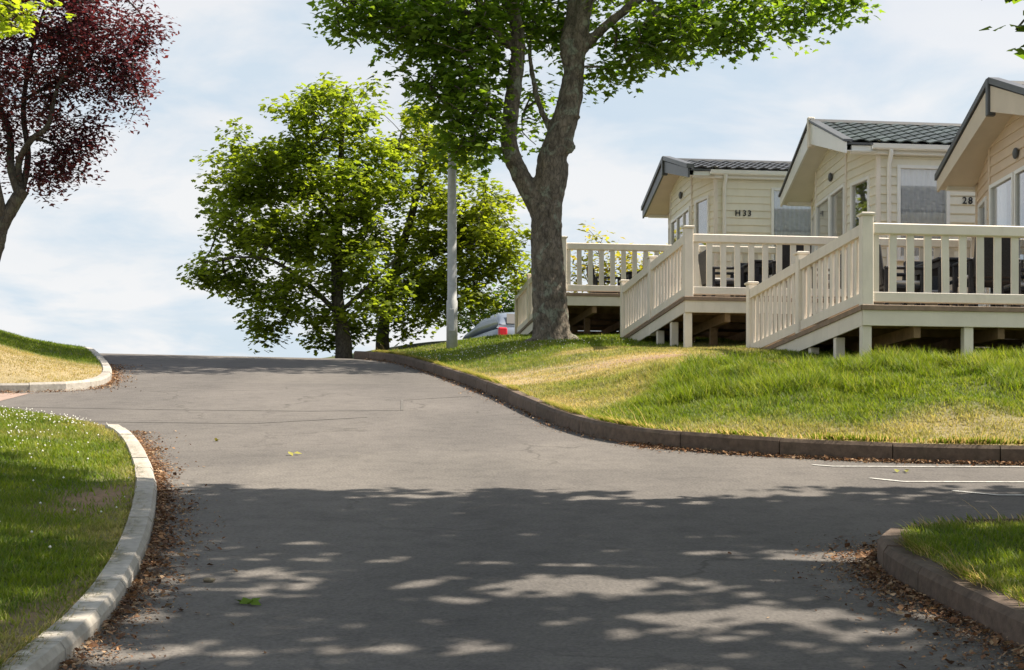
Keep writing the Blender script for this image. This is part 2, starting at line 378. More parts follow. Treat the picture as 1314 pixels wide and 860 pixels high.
def chaikin(pts, n=2):
    pts = [tuple(p) for p in pts]
    for _ in range(n):
        q = [pts[0]]
        for a, b in zip(pts[:-1], pts[1:]):
            q += [(a[0] * .75 + b[0] * .25, a[1] * .75 + b[1] * .25), (a[0] * .25 + b[0] * .75, a[1] * .25 + b[1] * .75)]
        pts = q + [pts[-1]]
    return pts

KR = chaikin([(14, 11.7), (8, 12.1), (3.98, 12.43), (3.03, 12.6), (2.17, 12.97), (1.40, 13.5), (0.915, 14.1), (0.6, 14.9), (0.265, 16.5),
              (-0.16, 19.1), (-0.735, 22.5), (-1.33, 25.5), (-2.0, 28), (-2.74, 30), (-3.75, 32), (-5.2, 34.4), (-7.4, 37.5), (-11, 41)], 2)
KU = chaikin([(-13, 19.2), (-9, 19.7), (-6.4, 20.05), (-5.55, 20.3), (-5.38, 21.1), (-5.62, 22.5), (-6.2, 24.6), (-7.0, 27.1), (-7.9, 30), (-9.3, 33.4), (-12, 37.5), (-16, 40.5)], 2)
KL = chaikin([(-1.78, 2.5), (-1.72, 5.0), (-1.70, 6.0), (-1.72, 6.94), (-1.90, 8.27), (-2.2, 9.88), (-2.48, 11.15), (-2.93, 12.8), (-3.29, 14.0), (-3.66, 14.95)], 2)
EL = [(-3.66, 14.95), (-3.78, 15.2), (-4.5, 16.3), (-5.5, 17.1), (-9, 18.0), (-13, 18.3)]
KN = chaikin([(2.5, 2.5), (2.25, 4.5), (2.03, 6.2), (1.88, 7.2), (1.82, 8.0), (1.95, 8.5), (2.35, 8.75), (2.9, 8.82), (5, 8.95), (14, 8.6)], 2)

def z_right(X, Y):
    d = seg_dist(X, Y, KR)
    return road_z(X, Y) + 0.135 + 0.36 * sm(d / 2.6) + 0.05 * sm((d - 2.5) / 2) - 0.10 * sm((np.asarray(Y) - 35) / 3.5) - 0.36 * sm((np.asarray(Y) - 29.9) / 2.0) * sm((3.6 - d) / 2.4) - 0.10 * sm((np.asarray(X) - 1.5) / 1.5) * sm((20.5 - np.asarray(Y)) / 2.5) * sm((np.asarray(Y) - 14) / 2) + 0.10 * np.exp(-((np.asarray(Y) - 16.5) / 0.7) ** 2) * sm((np.asarray(X) - 1.3) / 0.8) + 0.22 * (fbm(np.asarray(X) * 1.3 + 5, np.asarray(Y) * 1.6, 2) - 0.5) * sm((np.asarray(X) - 1.2) / 1.0) * sm((d - .5) / 1.0) * sm((19.5 - np.asarray(Y)) / 1.5) + 0.05 * (fbm(np.asarray(X) * 1.1, np.asarray(Y) * 1.1) - 0.5) * sm(d / 0.6)
def z_upper(X, Y):
    d = seg_dist(X, Y, KU)
    return road_z(X, Y) + 0.10 + 0.75 * sm(d / 3.8) + 0.05 * (fbm(np.asarray(X) * 1.1 + 9, np.asarray(Y) * 1.1) - 0.5) * sm(d / 0.6)
def z_lower(X, Y):
    d, e = seg_dist(X, Y, KL), seg_dist(X, Y, EL)
    return road_z(X, Y) + 0.012 + 0.05 * sm(e / 0.4) + 0.22 * sm(d / 3.0) * sm(e / 1.5) + 0.03 * (fbm(np.asarray(X) * 1.3, np.asarray(Y) * 1.3 + 4) - 0.5) * sm(np.minimum(d, e) / 0.5)
def z_near(X, Y):
    d = seg_dist(X, Y, KN)
    return road_z(X, Y) + 0.13 + 0.09 * sm(d / 2.0) + 0.03 * (fbm(np.asarray(X) * 1.3 + 3, np.asarray(Y) * 1.3) - 0.5) * sm(d / 0.5)

def off_line(line, d):
    out = []
    for i, p in enumerate(line):
        a = line[max(i - 1, 0)]; b = line[min(i + 1, len(line) - 1)]
        tx, ty = b[0] - a[0], b[1] - a[1]; l = math.hypot(tx, ty)
        out.append((p[0] - ty / l * d, p[1] + tx / l * d))
    return out

KW = 0.13
def clen(line): return sum(math.dist(a, b) for a, b in zip(line[:-1], line[1:]))
# grass polygons start behind the kerb stones (positive offset = left of travel)
PR = off_line(KR, -KW) + [(-11, 60), (16, 60), (16, 11.6)]
PU = off_line(KU, KW) + [(-20, 41), (-20, 19.0)]
PL = off_line(KL, KW)[:-1] + [(-3.82, 15.0)] + EL[1:] + [(-13, 2.5)]
PN = off_line(KN, -KW) + [(14, 2.5)]

def dryness(X, Y, which):
    """0 = lush green, 1 = dry straw"""
    n = fbm(X * 0.55 + 3, Y * 0.55 + 8, 4); n2 = fbm(X * 2.1, Y * 2.1, 3)
    if which == 'right':
        d = seg_dist(X, Y, KR)
        dry = sm((n - 0.40) / 0.22) * 0.55 + 0.25 * sm(1 - d / 0.6) * (0.3 + 1.2 * n2)
        dry += 0.55 * (0.4 + n2) * np.exp(-((X + 0.1) / 1.3) ** 2 - ((Y - 20.5) / 3.2) ** 2)
        dry += 0.5 * np.exp(-((X - 1.8) / 1.2) ** 2 - ((Y - 21.2) / 1.2) ** 2)
        lush = sm((X - 1.2) / 1.0) * sm((Y - 13.4) / 0.9) * sm((18.7 - Y) / 1.0)
        dry = dry * (1 - 0.92 * lush) - 0.35 * sm((Y - 24.5) / 2)
    elif which == 'upper':
        dry = 0.75 + 0.5 * (n - 0.5) - 1.0 * sm((Y - 23.4) / 1.5)
    elif which == 'lower':
        d = seg_dist(X, Y, KL); e = seg_dist(X, Y, EL)
        dry = sm((n - 0.45) / 0.3) * 0.35 + 0.5 * sm(1 - np.minimum(d, e) / 0.45) * (0.2 + n2)
    else:
        d = seg_dist(X, Y, KN)
        dry = sm((n - 0.45) / 0.3) * 0.4 + 0.35 * sm(1 - d / 0.4)
    return np.clip(dry + 0.25 * (n2 - 0.5), 0, 1)

def bare(X, Y, which):
    """bare earth mask"""
    n = fbm(X * 3.0 + 1, Y * 3.0 + 2, 3)
    b = np.zeros(X.shape)
    if which == 'right':
        b = np.exp(-((X - 1.9) / 0.9) ** 2 - ((Y - 20.4) / 0.35) ** 2) + 0.9 * np.exp(-((X - 2.45) / 0.45) ** 2 - ((Y - 17.6) / 0.25) ** 2)
    elif which == 'lower':
        b = 1.1 * np.exp(-((X + 2.62) / 0.24) ** 2 - ((Y - 9.9) / 0.9) ** 2) + 0.7 * np.exp(-((X + 1.95) / 0.14) ** 2 - ((Y - 6.6) / 0.9) ** 2)
    return np.clip(b * (0.4 + 1.3 * n), 0, 1)

def grid_patch(name, poly, zf, step, which, dens_far=None):
    xs = np.array([p[0] for p in poly]); ys = np.array([p[1] for p in poly])
    gx, gy = np.meshgrid(np.arange(xs.min(), xs.max(), step), np.arange(ys.min(), min(ys.max(), 48), step))
    gx, gy = gx.ravel(), gy.ravel()
    ins = inside(gx, gy, poly) & (seg_dist(gx, gy, poly + [poly[0]]) > step * 0.4)
    pts = [Vector(p) for p in poly] + [Vector((a, b)) for a, b in zip(gx[ins], gy[ins])]
    vo, eo, fo, *_ = delaunay_2d_cdt(pts, [], [list(range(len(poly)))], 1, 1e-5)
    V2 = np.array([tuple(v) for v in vo]); T = np.array([f for f in fo if len(f) == 3])
    z = zf(V2[:, 0], V2[:, 1])
    V = np.column_stack([V2, z])
    dry, br = dryness(V2[:, 0], V2[:, 1], which)[:, None], bare(V2[:, 0], V2[:, 1], which)[:, None]
    c = np.array([[0.075, 0.095, 0.025]]) * (1 - dry) + np.array([[0.38, 0.295, 0.165]]) * dry
    c = c * (1 - br) + np.array([[0.26, 0.16, 0.095]]) * br
    # face orientation up
    e1 = V[T[:, 1]] - V[T[:, 0]]; e2 = V[T[:, 2]] - V[T[:, 0]]
    flip = np.cross(e1, e2)[:, 2] < 0
    T[flip] = T[flip][:, [0, 2, 1]]
    o = link(name, mesh_np(name, V, T, c, True), M['soil'])
    tag(o, kind='structure'); return o

# base ground to the horizon
def base_ground():
    a = np.concatenate([[-3000, -1200, -500, -200, -90, -50, -30], np.arange(-20, 21, 2.0), [30, 50, 90, 200, 500, 1200, 3000]])
    b = np.concatenate([[-600, -200, -80, -40, -20], np.arange(-10, 61, 2.0), [75, 100, 150, 250, 400, 800, 1500, 3000, 5000]])
    gx, gy = np.meshgrid(a, b)
    z = road_z(gx, np.maximum(gy, -30)) - 0.25
    n0, n1 = gx.shape
    V = np.column_stack([gx.ravel(), gy.ravel(), z.ravel()])
    i = np.arange(n0 * n1).reshape(n0, n1)
    q = np.stack([i[:-1, :-1], i[:-1, 1:], i[1:, 1:], i[1:, :-1]], -1).reshape(-1, 4)
    T = np.concatenate([q[:, [0, 1, 2]], q[:, [0, 2, 3]]])
    tag(link('ground', mesh_np('ground', V, T, None, True), M['far']), kind='structure')
base_ground()

def sheet(name, x0, x1, y0, y1, step, mat, dz=0.0, kind='structure'):
    gx, gy = np.meshgrid(np.arange(x0, x1 + 1e-6, step), np.arange(y0, y1 + 1e-6, step))
    n0, n1 = gx.shape
    V = np.column_stack([gx.ravel(), gy.ravel(), road_z(gx, gy).ravel() + dz])
    i = np.arange(n0 * n1).reshape(n0, n1)
    q = np.stack([i[:-1, :-1], i[:-1, 1:], i[1:, 1:], i[1:, :-1]], -1).reshape(-1, 4)
    T = np.concatenate([q[:, [0, 1, 2]], q[:, [0, 2, 3]]])
    return tag(link(name, mesh_np(name, V, T, None, True), mat), kind=kind)
sheet('road', -18, 15, -4, 46, 0.25, M['asphalt'])
sheet('path', -12, -5.9, 17.3, 19.9, 0.2, M['pinkpath'], 0.004)
grid_patch('grass_bank', PR, z_right, 0.22, 'right')
grid_patch('grass_slope', PU, z_upper, 0.3, 'upper')
grid_patch('grass_verge', PL, z_lower, 0.2, 'lower')
grid_patch('grass_island', PN, z_near, 0.2, 'near')

# painted bay markings and tar seams: thin strips lying on the road
def strip(name, pts, wid, mat, dz=0.004, kind='structure', label=None):
    pts = [Vector(p) for p in pts]; dense = []
    for a, b in zip(pts[:-1], pts[1:]):
        n = max(2, int((b - a).length / 0.2)); dense += [a.lerp(b, i / n) for i in range(n)]
    dense.append(pts[-1]); v = []; f = []
    for i, p in enumerate(dense):
        t = (dense[min(i + 1, len(dense) - 1)] - dense[max(i - 1, 0)]).normalized(); nn = Vector((-t.y, t.x))
        ww = wid * random.uniform(0.85, 1.1)
        for s in (-.5, .5):
            q = p + nn * ww * s; v.append((q.x, q.y, float(road_z(q.x, q.y)) + dz))
        if i: f.append((2 * i - 2, 2 * i - 1, 2 * i + 1, 2 * i))
    return tag(link(name, mesh_py(name, v, f), mat), kind=kind)
def bay_line(x, y, tick):
    strip('bay_marking', [(x + tick[0], y + tick[1]), (x, y), (x + 4.5, y - 0.12), (9, y - 0.3)], 0.05, M['line'], 0.005)
bay_line(2.48, 12.33, (-0.14, 0.10)); bay_line(2.80, 11.42, (-0.20, 0.20)); bay_line(3.26, 10.72, (-0.24, 0.22))
for pts in ([(-5.6, 17.9), (-3.8, 17.55), (-2.3, 17.35), (-1.2, 17.45)], [(-1.2, 17.45), (-1.3, 18.9), (-0.5, 19.6)], [(-5.0, 16.2), (-2.6, 15.9), (-1.5, 16.6)]):
    strip('tar_seam', pts, 0.035, M['seam'], 0.004)

# ------------------------------------------------------------------ kerbs, stone by stone
def kerb(name, line, side, h, wid, mat, length=0.6, ymax=36, jit=0.004):
    root = empty(name); tag(root, kind='structure')
    P = [Vector(p) for p in line]
    cum = [0]
    for a, b in zip(P[:-1], P[1:]): cum.append(cum[-1] + (b - a).length)
    def at(s):
        for i in range(len(P) - 1):
            if s <= cum[i + 1]:
                return P[i].lerp(P[i + 1], (s - cum[i]) / (cum[i + 1] - cum[i]))
        return P[-1]
    s = 0.0
    while s < cum[-1] - 0.15:
        l = length * random.uniform(0.92, 1.08); e = min(s + l, cum[-1])
        a, b, c = at(s + 0.004), at(e - 0.004), at((s + e) / 2)
        s = e
        if c.y > ymax or abs(c.x) > 11 : continue
        ring = []
        jz, jn = random.uniform(-jit, jit), random.uniform(-jit, jit)
        for p, q in ((a, c), (c, b), (c, b)):
            pass
        sect = [(0.0, -0.12), (0.0, h - 0.03), (0.02, h), (wid - 0.01, h), (wid, h - 0.02), (wid, -0.12)]
        v = []; f = []
        for p, (q0, q1) in ((a, (a, c)), (c, (a, b)), (b, (c, b))):
            t = (q1 - q0).normalized(); n = Vector((-t.y, t.x)) * side
            for (d, z) in sect:
                g = p + n * (d + jn)
                v.append((g.x, g.y, float(road_z(p.x, p.y)) + z + (jz if z > 0 else 0)))
        k = len(sect)
        for r in range(2):
            for i in range(k):
                j = (i + 1) % k
                f.append((r * k + i, r * k + j, (r + 1) * k + j, (r + 1) * k + i))
        f.append(tuple(range(k))); f.append(tuple(range(3 * k - 1, 2 * k - 1, -1)))
        me = mesh_py('kerb_stone', v, f)
        bm = bmesh.new(); bm.from_mesh(me); bmesh.ops.recalc_face_normals(bm, faces=bm.faces); bm.to_mesh(me); bm.free()
        link('kerb_stone', me, mat, root)
    return root
kerb('kerb_right_bank', KR, -1, 0.155, KW, M['redstone'], 0.85, 30.6)
kerb('kerb_left_slope', KU, 1, 0.12, KW, M['concrete'], 0.85)
kerb('kerb_left_verge', KL, 1, 0.085, 0.14, M['concrete'], 0.62)
kerb('kerb_near_island', KN, -1, 0.138, KW, M['redstone'], 0.55)

# ------------------------------------------------------------------ grass blades
BL3 = (np.array([[-.5, 0, 0], [.5, 0, 0], [0, .35, 1.0]]), np.array([[0, 1, 2]]))
BL5 = (np.array([[-.5, 0, 0], [.5, 0, 0], [-.38, .16, .55], [.38, .16, .55], [0, .62, 1.0]]), np.array([[0, 1, 3], [0, 3, 2], [2, 3, 4]]))
def grass(name, poly, zf, which, regions, label):
    VV, TT, CC, off = [], [], [], 0
    for (x0, x1, y0, y1, dens, tmpl, wid, h) in regions:
        n = int((x1 - x0) * (y1 - y0) * dens)
        X, Y = rng.uniform(x0, x1, n), rng.uniform(y0, y1, n)
        k = inside(X, Y, poly); X, Y = X[k], Y[k]
        dry, br = dryness(X, Y, which), bare(X, Y, which)
        tuft = fbm(X * 6.0, Y * 6.0, 2)
        k = rng.random(len(X)) < (1 - 0.93 * br) * (0.45 + 0.8 * tuft)
        X, Y, dry, tuft = X[k], Y[k], dry[k], tuft[k]; n = len(X)
        hh = h * (0.55 + 0.7 * rng.random(n)) * (1 - 0.45 * dry) * (0.65 + 0.7 * tuft)
        if which == 'right':
            lush = sm((X - 1.0) / 0.8) * sm((Y - 14.0) / 1.2) * sm((19.0 - Y) / 1.0)
            clump = fbm(X * 1.7 + 40, Y * 1.7, 3)
            hh *= 1 + 2.4 * lush * sm((clump - 0.46) / 0.13)
        P = np.column_stack([X, Y, zf(X, Y) - 0.004])
        ph = rng.uniform(0, 2 * np.pi, n)
        A = np.column_stack([np.cos(ph), np.sin(ph), np.zeros(n)]); B = np.column_stack([-np.sin(ph), np.cos(ph), np.zeros(n)])
        lean = rng.normal(0, 0.42, (n, 2)) + 0.7 * np.column_stack([fbm(X * 2.3, Y * 2.3, 2) - .5, fbm(X * 2.3 + 30, Y * 2.3, 2) - .5]); C = unit(np.column_stack([lean, np.ones(n)]))
        r = np.clip(0.55 * rng.random((n, 1)) + 1.3 * (fbm(X * 3.1 + 60, Y * 3.1, 3)[:, None] - 0.33), 0, 1); d = (np.clip(dry + rng.normal(0, 0.16, n), 0, 1))[:, None]
        g = np.array([[0.080, 0.150, 0.008]]) * (1 - r) + np.array([[0.185, 0.250, 0.013]]) * r
        s = np.array([[0.36, 0.285, 0.135]]) * (1 - r) + np.array([[0.57, 0.46, 0.26]]) * r
        col = (g * (1 - d) + s * d) * rng.uniform(0.8, 1.15, (n, 1))
        size = np.column_stack([wid * rng.uniform(0.7, 1.3, n), hh * 0.8, hh])
        V, T, c = stamp(tmpl[0], tmpl[1], P, A, B, C, size, col)
        VV.append(V); TT.append(T + off); CC.append(c); off += len(V)
    o = link(name, mesh_np(name, np.concatenate(VV), np.concatenate(TT), np.concatenate(CC)), M['grass'])
    return tag(o, label, 'grass', kind='stuff')
grass('grass', PR, z_right, 'right', [(0.0, 6.0, 12.4, 19.2, 5200, BL5, 0.0085, 0.05), (6.0, 9.0, 12.2, 18.5, 2200, BL3, 0.012, 0.06), (-2.2, 6.5, 19.2, 24.5, 1900, BL3, 0.013, 0.045), (-0.6, 0.05, 13, 19.2, 2600, BL3, 0.011, 0.045),
      (-4.5, 5.0, 24.5, 33, 1100, BL3, 0.018, 0.05)], 'grass of the bank below the decks, lush green in front and straw coloured by the road')
grass('grass', PU, z_upper, 'upper', [(-10, -5.2, 19.8, 25.5, 1900, BL3, 0.012, 0.045), (-11.5, -6.0, 25.5, 33, 900, BL3, 0.018, 0.05)],
      'dry grass of the slope under the purple leaved tree')
grass('grass', PL, z_lower, 'lower', [(-4.2, -1.7, 4.5, 10, 7500, BL5, 0.007, 0.045), (-6.5, -2.0, 10, 18, 3800, BL5, 0.009, 0.045)],
      'green mown grass with white clover inside the curving pale kerb')
grass('grass', PN, z_near, 'near', [(1.8, 4.6, 4.8, 9.0, 8500, BL5, 0.006, 0.045)], 'mown grass of the rounded island with the red brown kerb')

# ragged grass hanging over the kerb of the bank
def kerb_fringe(line, side, s0, s1, n, zf, h, name, label, zoff):
    P = np.array(line); seg = np.hypot(*(P[1:] - P[:-1]).T); cum = np.concatenate([[0], np.cumsum(seg)])
    s = rng.uniform(s0, s1, n); s = s[rng.random(n) < np.clip(2.2 * (fbm(s * 2.2, s * 0 + 4, 3) - 0.28), 0.04, 1)]; n = len(s)
    s = s[np.interp(s, cum, P[:, 1]) < 29.9]; n = len(s)
    x, y = np.interp(s, cum, P[:, 0]), np.interp(s, cum, P[:, 1])
    tx = np.interp(s + .1, cum, P[:, 0]) - np.interp(s - .1, cum, P[:, 0]); ty = np.interp(s + .1, cum, P[:, 1]) - np.interp(s - .1, cum, P[:, 1]); l = np.hypot(tx, ty)
    nx, ny = -ty / l * side, tx / l * side                      # into the grass
    d = KW - 0.075 * rng.random(n) ** 1.5 + 0.05 * rng.random(n)
    X, Y = x + nx * d, y + ny * d
    Pz = np.column_stack([X, Y, road_z(X, Y) + zoff])
    out = np.column_stack([-nx, -ny, np.zeros(n)])
    A = np.column_stack([tx / l, ty / l, np.zeros(n)]); C = unit(np.column_stack([0.25 * rng.normal(0, 1, (n, 2)), np.full(n, 0.8)]) + out * rng.uniform(0.0, 0.9, (n, 1)))
    tall = rng.random(n) < 0.012
    hh = h * rng.uniform(0.5, 1.3, n) * np.where(tall, 3.6, 1); d_ = (rng.random((n, 1)) < np.where(tall, 1.0, 0.4)[:, None]); r = rng.random((n, 1))
    col = np.where(d_, np.array([[0.30, 0.23, 0.11]]) * (1 - r) + np.array([[0.50, 0.40, 0.22]]) * r, np.array([[0.08, 0.135, 0.01]]) * (1 - r) + np.array([[0.16, 0.20, 0.02]]) * r)
    V, T, c = stamp(BL5[0], BL5[1], Pz, A, out, C, np.column_stack([np.where(tall, 0.006, 0.010), hh, hh]), col)
    tag(link(name, mesh_np(name, V, T, c), M['grass']), label, 'grass', kind='stuff')
kerb_fringe(KR, -1, 7.0, 32.0, 16000, z_right, 0.055, 'grass', 'ragged straw and grass hanging over the kerb under the bank', 0.15)
kerb_fringe(KN, -1, 1.0, 8.5, 3500, z_near, 0.045, 'grass', 'grass fringe along the red brown kerb of the island', 0.142)
kerb_fringe(KL, 1, 1.5, clen(KL) - .3, 5000, z_lower, 0.035, 'grass', 'grass fringe creeping onto the pale curving kerb', 0.075)

# clover heads
def blobs_mesh(name, P, r, mat, label, cat, parent=None):
    t = (1 + 5 ** .5) / 2
    tv = np.array([[1, 0, 0], [-1, 0, 0], [0, 1, 0], [0, -1, 0], [0, 0, 1], [0, 0, -1]], float)
    tf = np.array([[0, 2, 4], [2, 1, 4], [1, 3, 4], [3, 0, 4], [2, 0, 5], [1, 2, 5], [3, 1, 5], [0, 3, 5]])
    n = len(P); I = np.tile(np.eye(3), (n, 1, 1))
    V, T, _ = stamp(tv, tf, P, I[:, 0], I[:, 1], I[:, 2], r)
    o = link(name, mesh_np(name, V, T, None, True), mat, parent)
    return tag(o, label, cat, kind='stuff')
def clover(poly, zf, cl, label, extra=None):
    P = []
    for (x, y, sx, sy, n) in cl:
        P.append(np.column_stack([rng.normal(x, sx, n), rng.normal(y, sy, n)]))
    P = np.concatenate(P); P = P[inside(P[:, 0], P[:, 1], poly)]
    z = zf(P[:, 0], P[:, 1]) + rng.uniform(0.035, 0.06, len(P))
    blobs_mesh('clover_flowers', np.column_stack([P, z]), rng.uniform(0.0045, 0.009, len(P)), M['flower'], label, 'flowers')
clover(PL, z_lower, [(-4.7, 15.3, 0.5, 0.8, 260), (-4.1, 13.0, 0.35, 0.9, 90), (-3.6, 11, 0.5, 1.5, 50), (-2.9, 8.5, 0.4, 1.2, 20)], 'white clover heads dotted over the verge inside the pale kerb')
clover(PR, z_right, [(-0.9, 26.8, 0.7, 0.7, 200), (0.6, 26.3, 0.8, 0.8, 110)], 'white clover heads in the shade around the big trunk')

# leaf litter on the road beside the kerbs
LITT = (np.array([[0, -.5, 0], [.34, 0, .10], [0, .5, 0.05], [-.34, 0, .14]]), np.array([[0, 1, 2], [0, 2, 3]]))
def litter(line, side, s0, s1, n, spread, label, tone=0.0):
    P = np.array(line); seg = np.hypot(*(P[1:] - P[:-1]).T); cum = np.concatenate([[0], np.cumsum(seg)])
    s = s0 + (s1 - s0) * rng.random(n) ** 0.9
    s = s[rng.random(n) < 0.35 + 1.0 * fbm(s * 1.7, s * 0 + 2.3, 2)]; n = len(s)
    x = np.interp(s, cum, P[:, 0]); y = np.interp(s, cum, P[:, 1])
    tx = np.interp(s + .1, cum, P[:, 0]) - np.interp(s - .1, cum, P[:, 0]); ty = np.interp(s + .1, cum, P[:, 1]) - np.interp(s - .1, cum, P[:, 1])
    l = np.hypot(tx, ty); d = rng.exponential(spread, n) * (0.3 + 1.3 * fbm(s * 0.9, s * 0 + 7, 3)) + 0.01
    x = x + ty / l * d * side; y = y - tx / l * d * side
    Pz = np.column_stack([x, y, road_z(x, y) + 0.004 + rng.random(n) * 0.03 * np.exp(-d * 5)])
    C = unit(np.column_stack([rng.normal(0, 0.45, (n, 2)), np.ones(n)])); A = unit(np.cross(C, rng.normal(0, 1, (n, 3)))); B = np.cross(C, A)
    r = rng.random((n, 1)); pal = np.array([[0.17, 0.085, 0.045], [0.30, 0.165, 0.085], [0.10, 0.058, 0.038], [0.38, 0.26, 0.16]])
    col = pal[rng.integers(0, 4, n)] * (0.7 + 0.6 * r)
    size = np.clip(rng.exponential(0.009, n) + 0.006, 0, 0.05)
    V, T, c = stamp(LITT[0], LITT[1], Pz, A, B, C, size, col)
    tag(link('leaf_litter', mesh_np('leaf_litter', V, T, c), M['litter']), label, 'leaves', kind='stuff')
litter(KL, 1, 1.5, clen(KL), 16000, 0.075, 'brown leaf litter drifted along the pale curving kerb')
litter(KU, 1, 6.9, 13.0, 5000, 0.12, 'brown leaf litter heaped at the corner kerb of the dry slope')
litter(KU, 1, 2.0, 6.9, 4000, 0.10, 'thin brown litter along the side path kerb')
litter(KN, -1, 0.6, 7.0, 13000, 0.095, 'brown leaf litter below the red brown kerb of the island')
litter(KR, -1, 3.0, 13.5, 12000, 0.045, 'reddish grit and litter in the gutter under the bank')
litter(KR, -1, 13.5, 30.0, 4000, 0.05, 'sparse litter along the kerb climbing to the crest')

# single fallen things on the road
def lump(name, x, y, r, mat, label, cat, zf=road_z, flat=0.6):
    bm = bmesh.new(); bmesh.ops.create_icosphere(bm, subdivisions=2, radius=r)
    for v in bm.verts:
        k = 1 + 0.35 * (random.random() - 0.5); v.co = Vector((v.co.x * k * 1.3, v.co.y * k, v.co.z * k * flat))
    me = bpy.data.meshes.new(name); bm.to_mesh(me); bm.free()
    return tag(link(name, me, mat, None, (x, y, float(zf(x, y)) + r * flat * 0.8)), label, cat)
lump('stone', (268 - CX) * 7.7 / F, 7.7, 0.022, M['stone'], 'small brown stone lying alone on the shaded road', 'stone')
def fallen(x, y, s, col, label, n=5):
    P = np.column_stack([rng.normal(x, s, n), rng.normal(y, s, n)]); P = np.column_stack([P, road_z(P[:, 0], P[:, 1]) + 0.012])
    C = unit(np.column_stack([rng.normal(0, 0.4, (n, 2)), np.ones(n)])); A = unit(np.cross(C, rng.normal(0, 1, (n, 3)))); B = np.cross(C, A)
    V, T, c = stamp(LITT[0], LITT[1], P, A, B, C, rng.uniform(.05, .08, n), np.tile(col, (n, 1)))
    tag(link('fallen_leaves', mesh_np('fallen_leaves', V, T, c), M['litter']), label, 'leaves')
fallen(-1.18, 7.15, 0.03, [[0.12, 0.2, 0.02]], 'fresh green leaf lying on the shaded road')
fallen(-2.6, 14.2, 0.02, [[0.3, 0.28, 0.06]], 'yellow leaf on the sunny road near the pale kerb end', 2)
fallen(-1.8, 13.1, 0.02, [[0.3, 0.28, 0.06]], 'yellow leaf on the sunny road away from the kerb', 2)
fallen(2.9, 12.0, 0.03, [[0.25, 0.25, 0.05]], 'yellow green leaf between the white bay lines', 3)

# ------------------------------------------------------------------ decks
TH = math.radians(7.5)
UX, UY = math.cos(TH), math.sin(TH)
def uv2w(O, u, v):
    return (O[0] + u * UX - v * UY, O[1] + u * UY + v * UX)
SITES = {'A': (3.99, 18.0, 2.18), 'B': (2.59, 23.5, 2.97), 'C': (0.935, 29.5, 3.80)}
DL, DROP = 4.7, 0.16

def shear_box(name, y0, y1, x0, x1, z0, z1, s, mat, parent):
    """box along y whose z drops by s per metre"""
    v = [(x, y, z - s * y) for y in (y0, y1) for z in (z0, z1) for x in (x0, x1)]
    f = [(0, 1, 3, 2), (4, 6, 7, 5), (0, 4, 5, 1), (2, 3, 7, 6), (0, 2, 6, 4), (1, 5, 7, 3)]
    return link(name, mesh_py(name, v, f), mat, parent)

def cap_mesh():
    bm = bmesh.new()
    a, b, z = 0.085, 0.062, 0.0
    v = []
    for (h, r) in ((0, 0.070), (0.010, 0.084), (0.030, 0.084), (0.040, 0.062)):
        v.append([bm.verts.new((sx * r, sy * r, h)) for sx, sy in ((-1, -1), (1, -1), (1, 1), (-1, 1))])
    for i in range(3):
        for j in range(4):
            bm.faces.new((v[i][j], v[i][(j + 1) % 4], v[i + 1][(j + 1) % 4], v[i + 1][j]))
    bm.faces.new(v[0][::-1]); bm.faces.new(v[3])
    me = bpy.data.meshes.new('post_cap'); bm.to_mesh(me); bm.free(); me.materials.append(M['vinyl'])
    return me
CAP = cap_mesh()

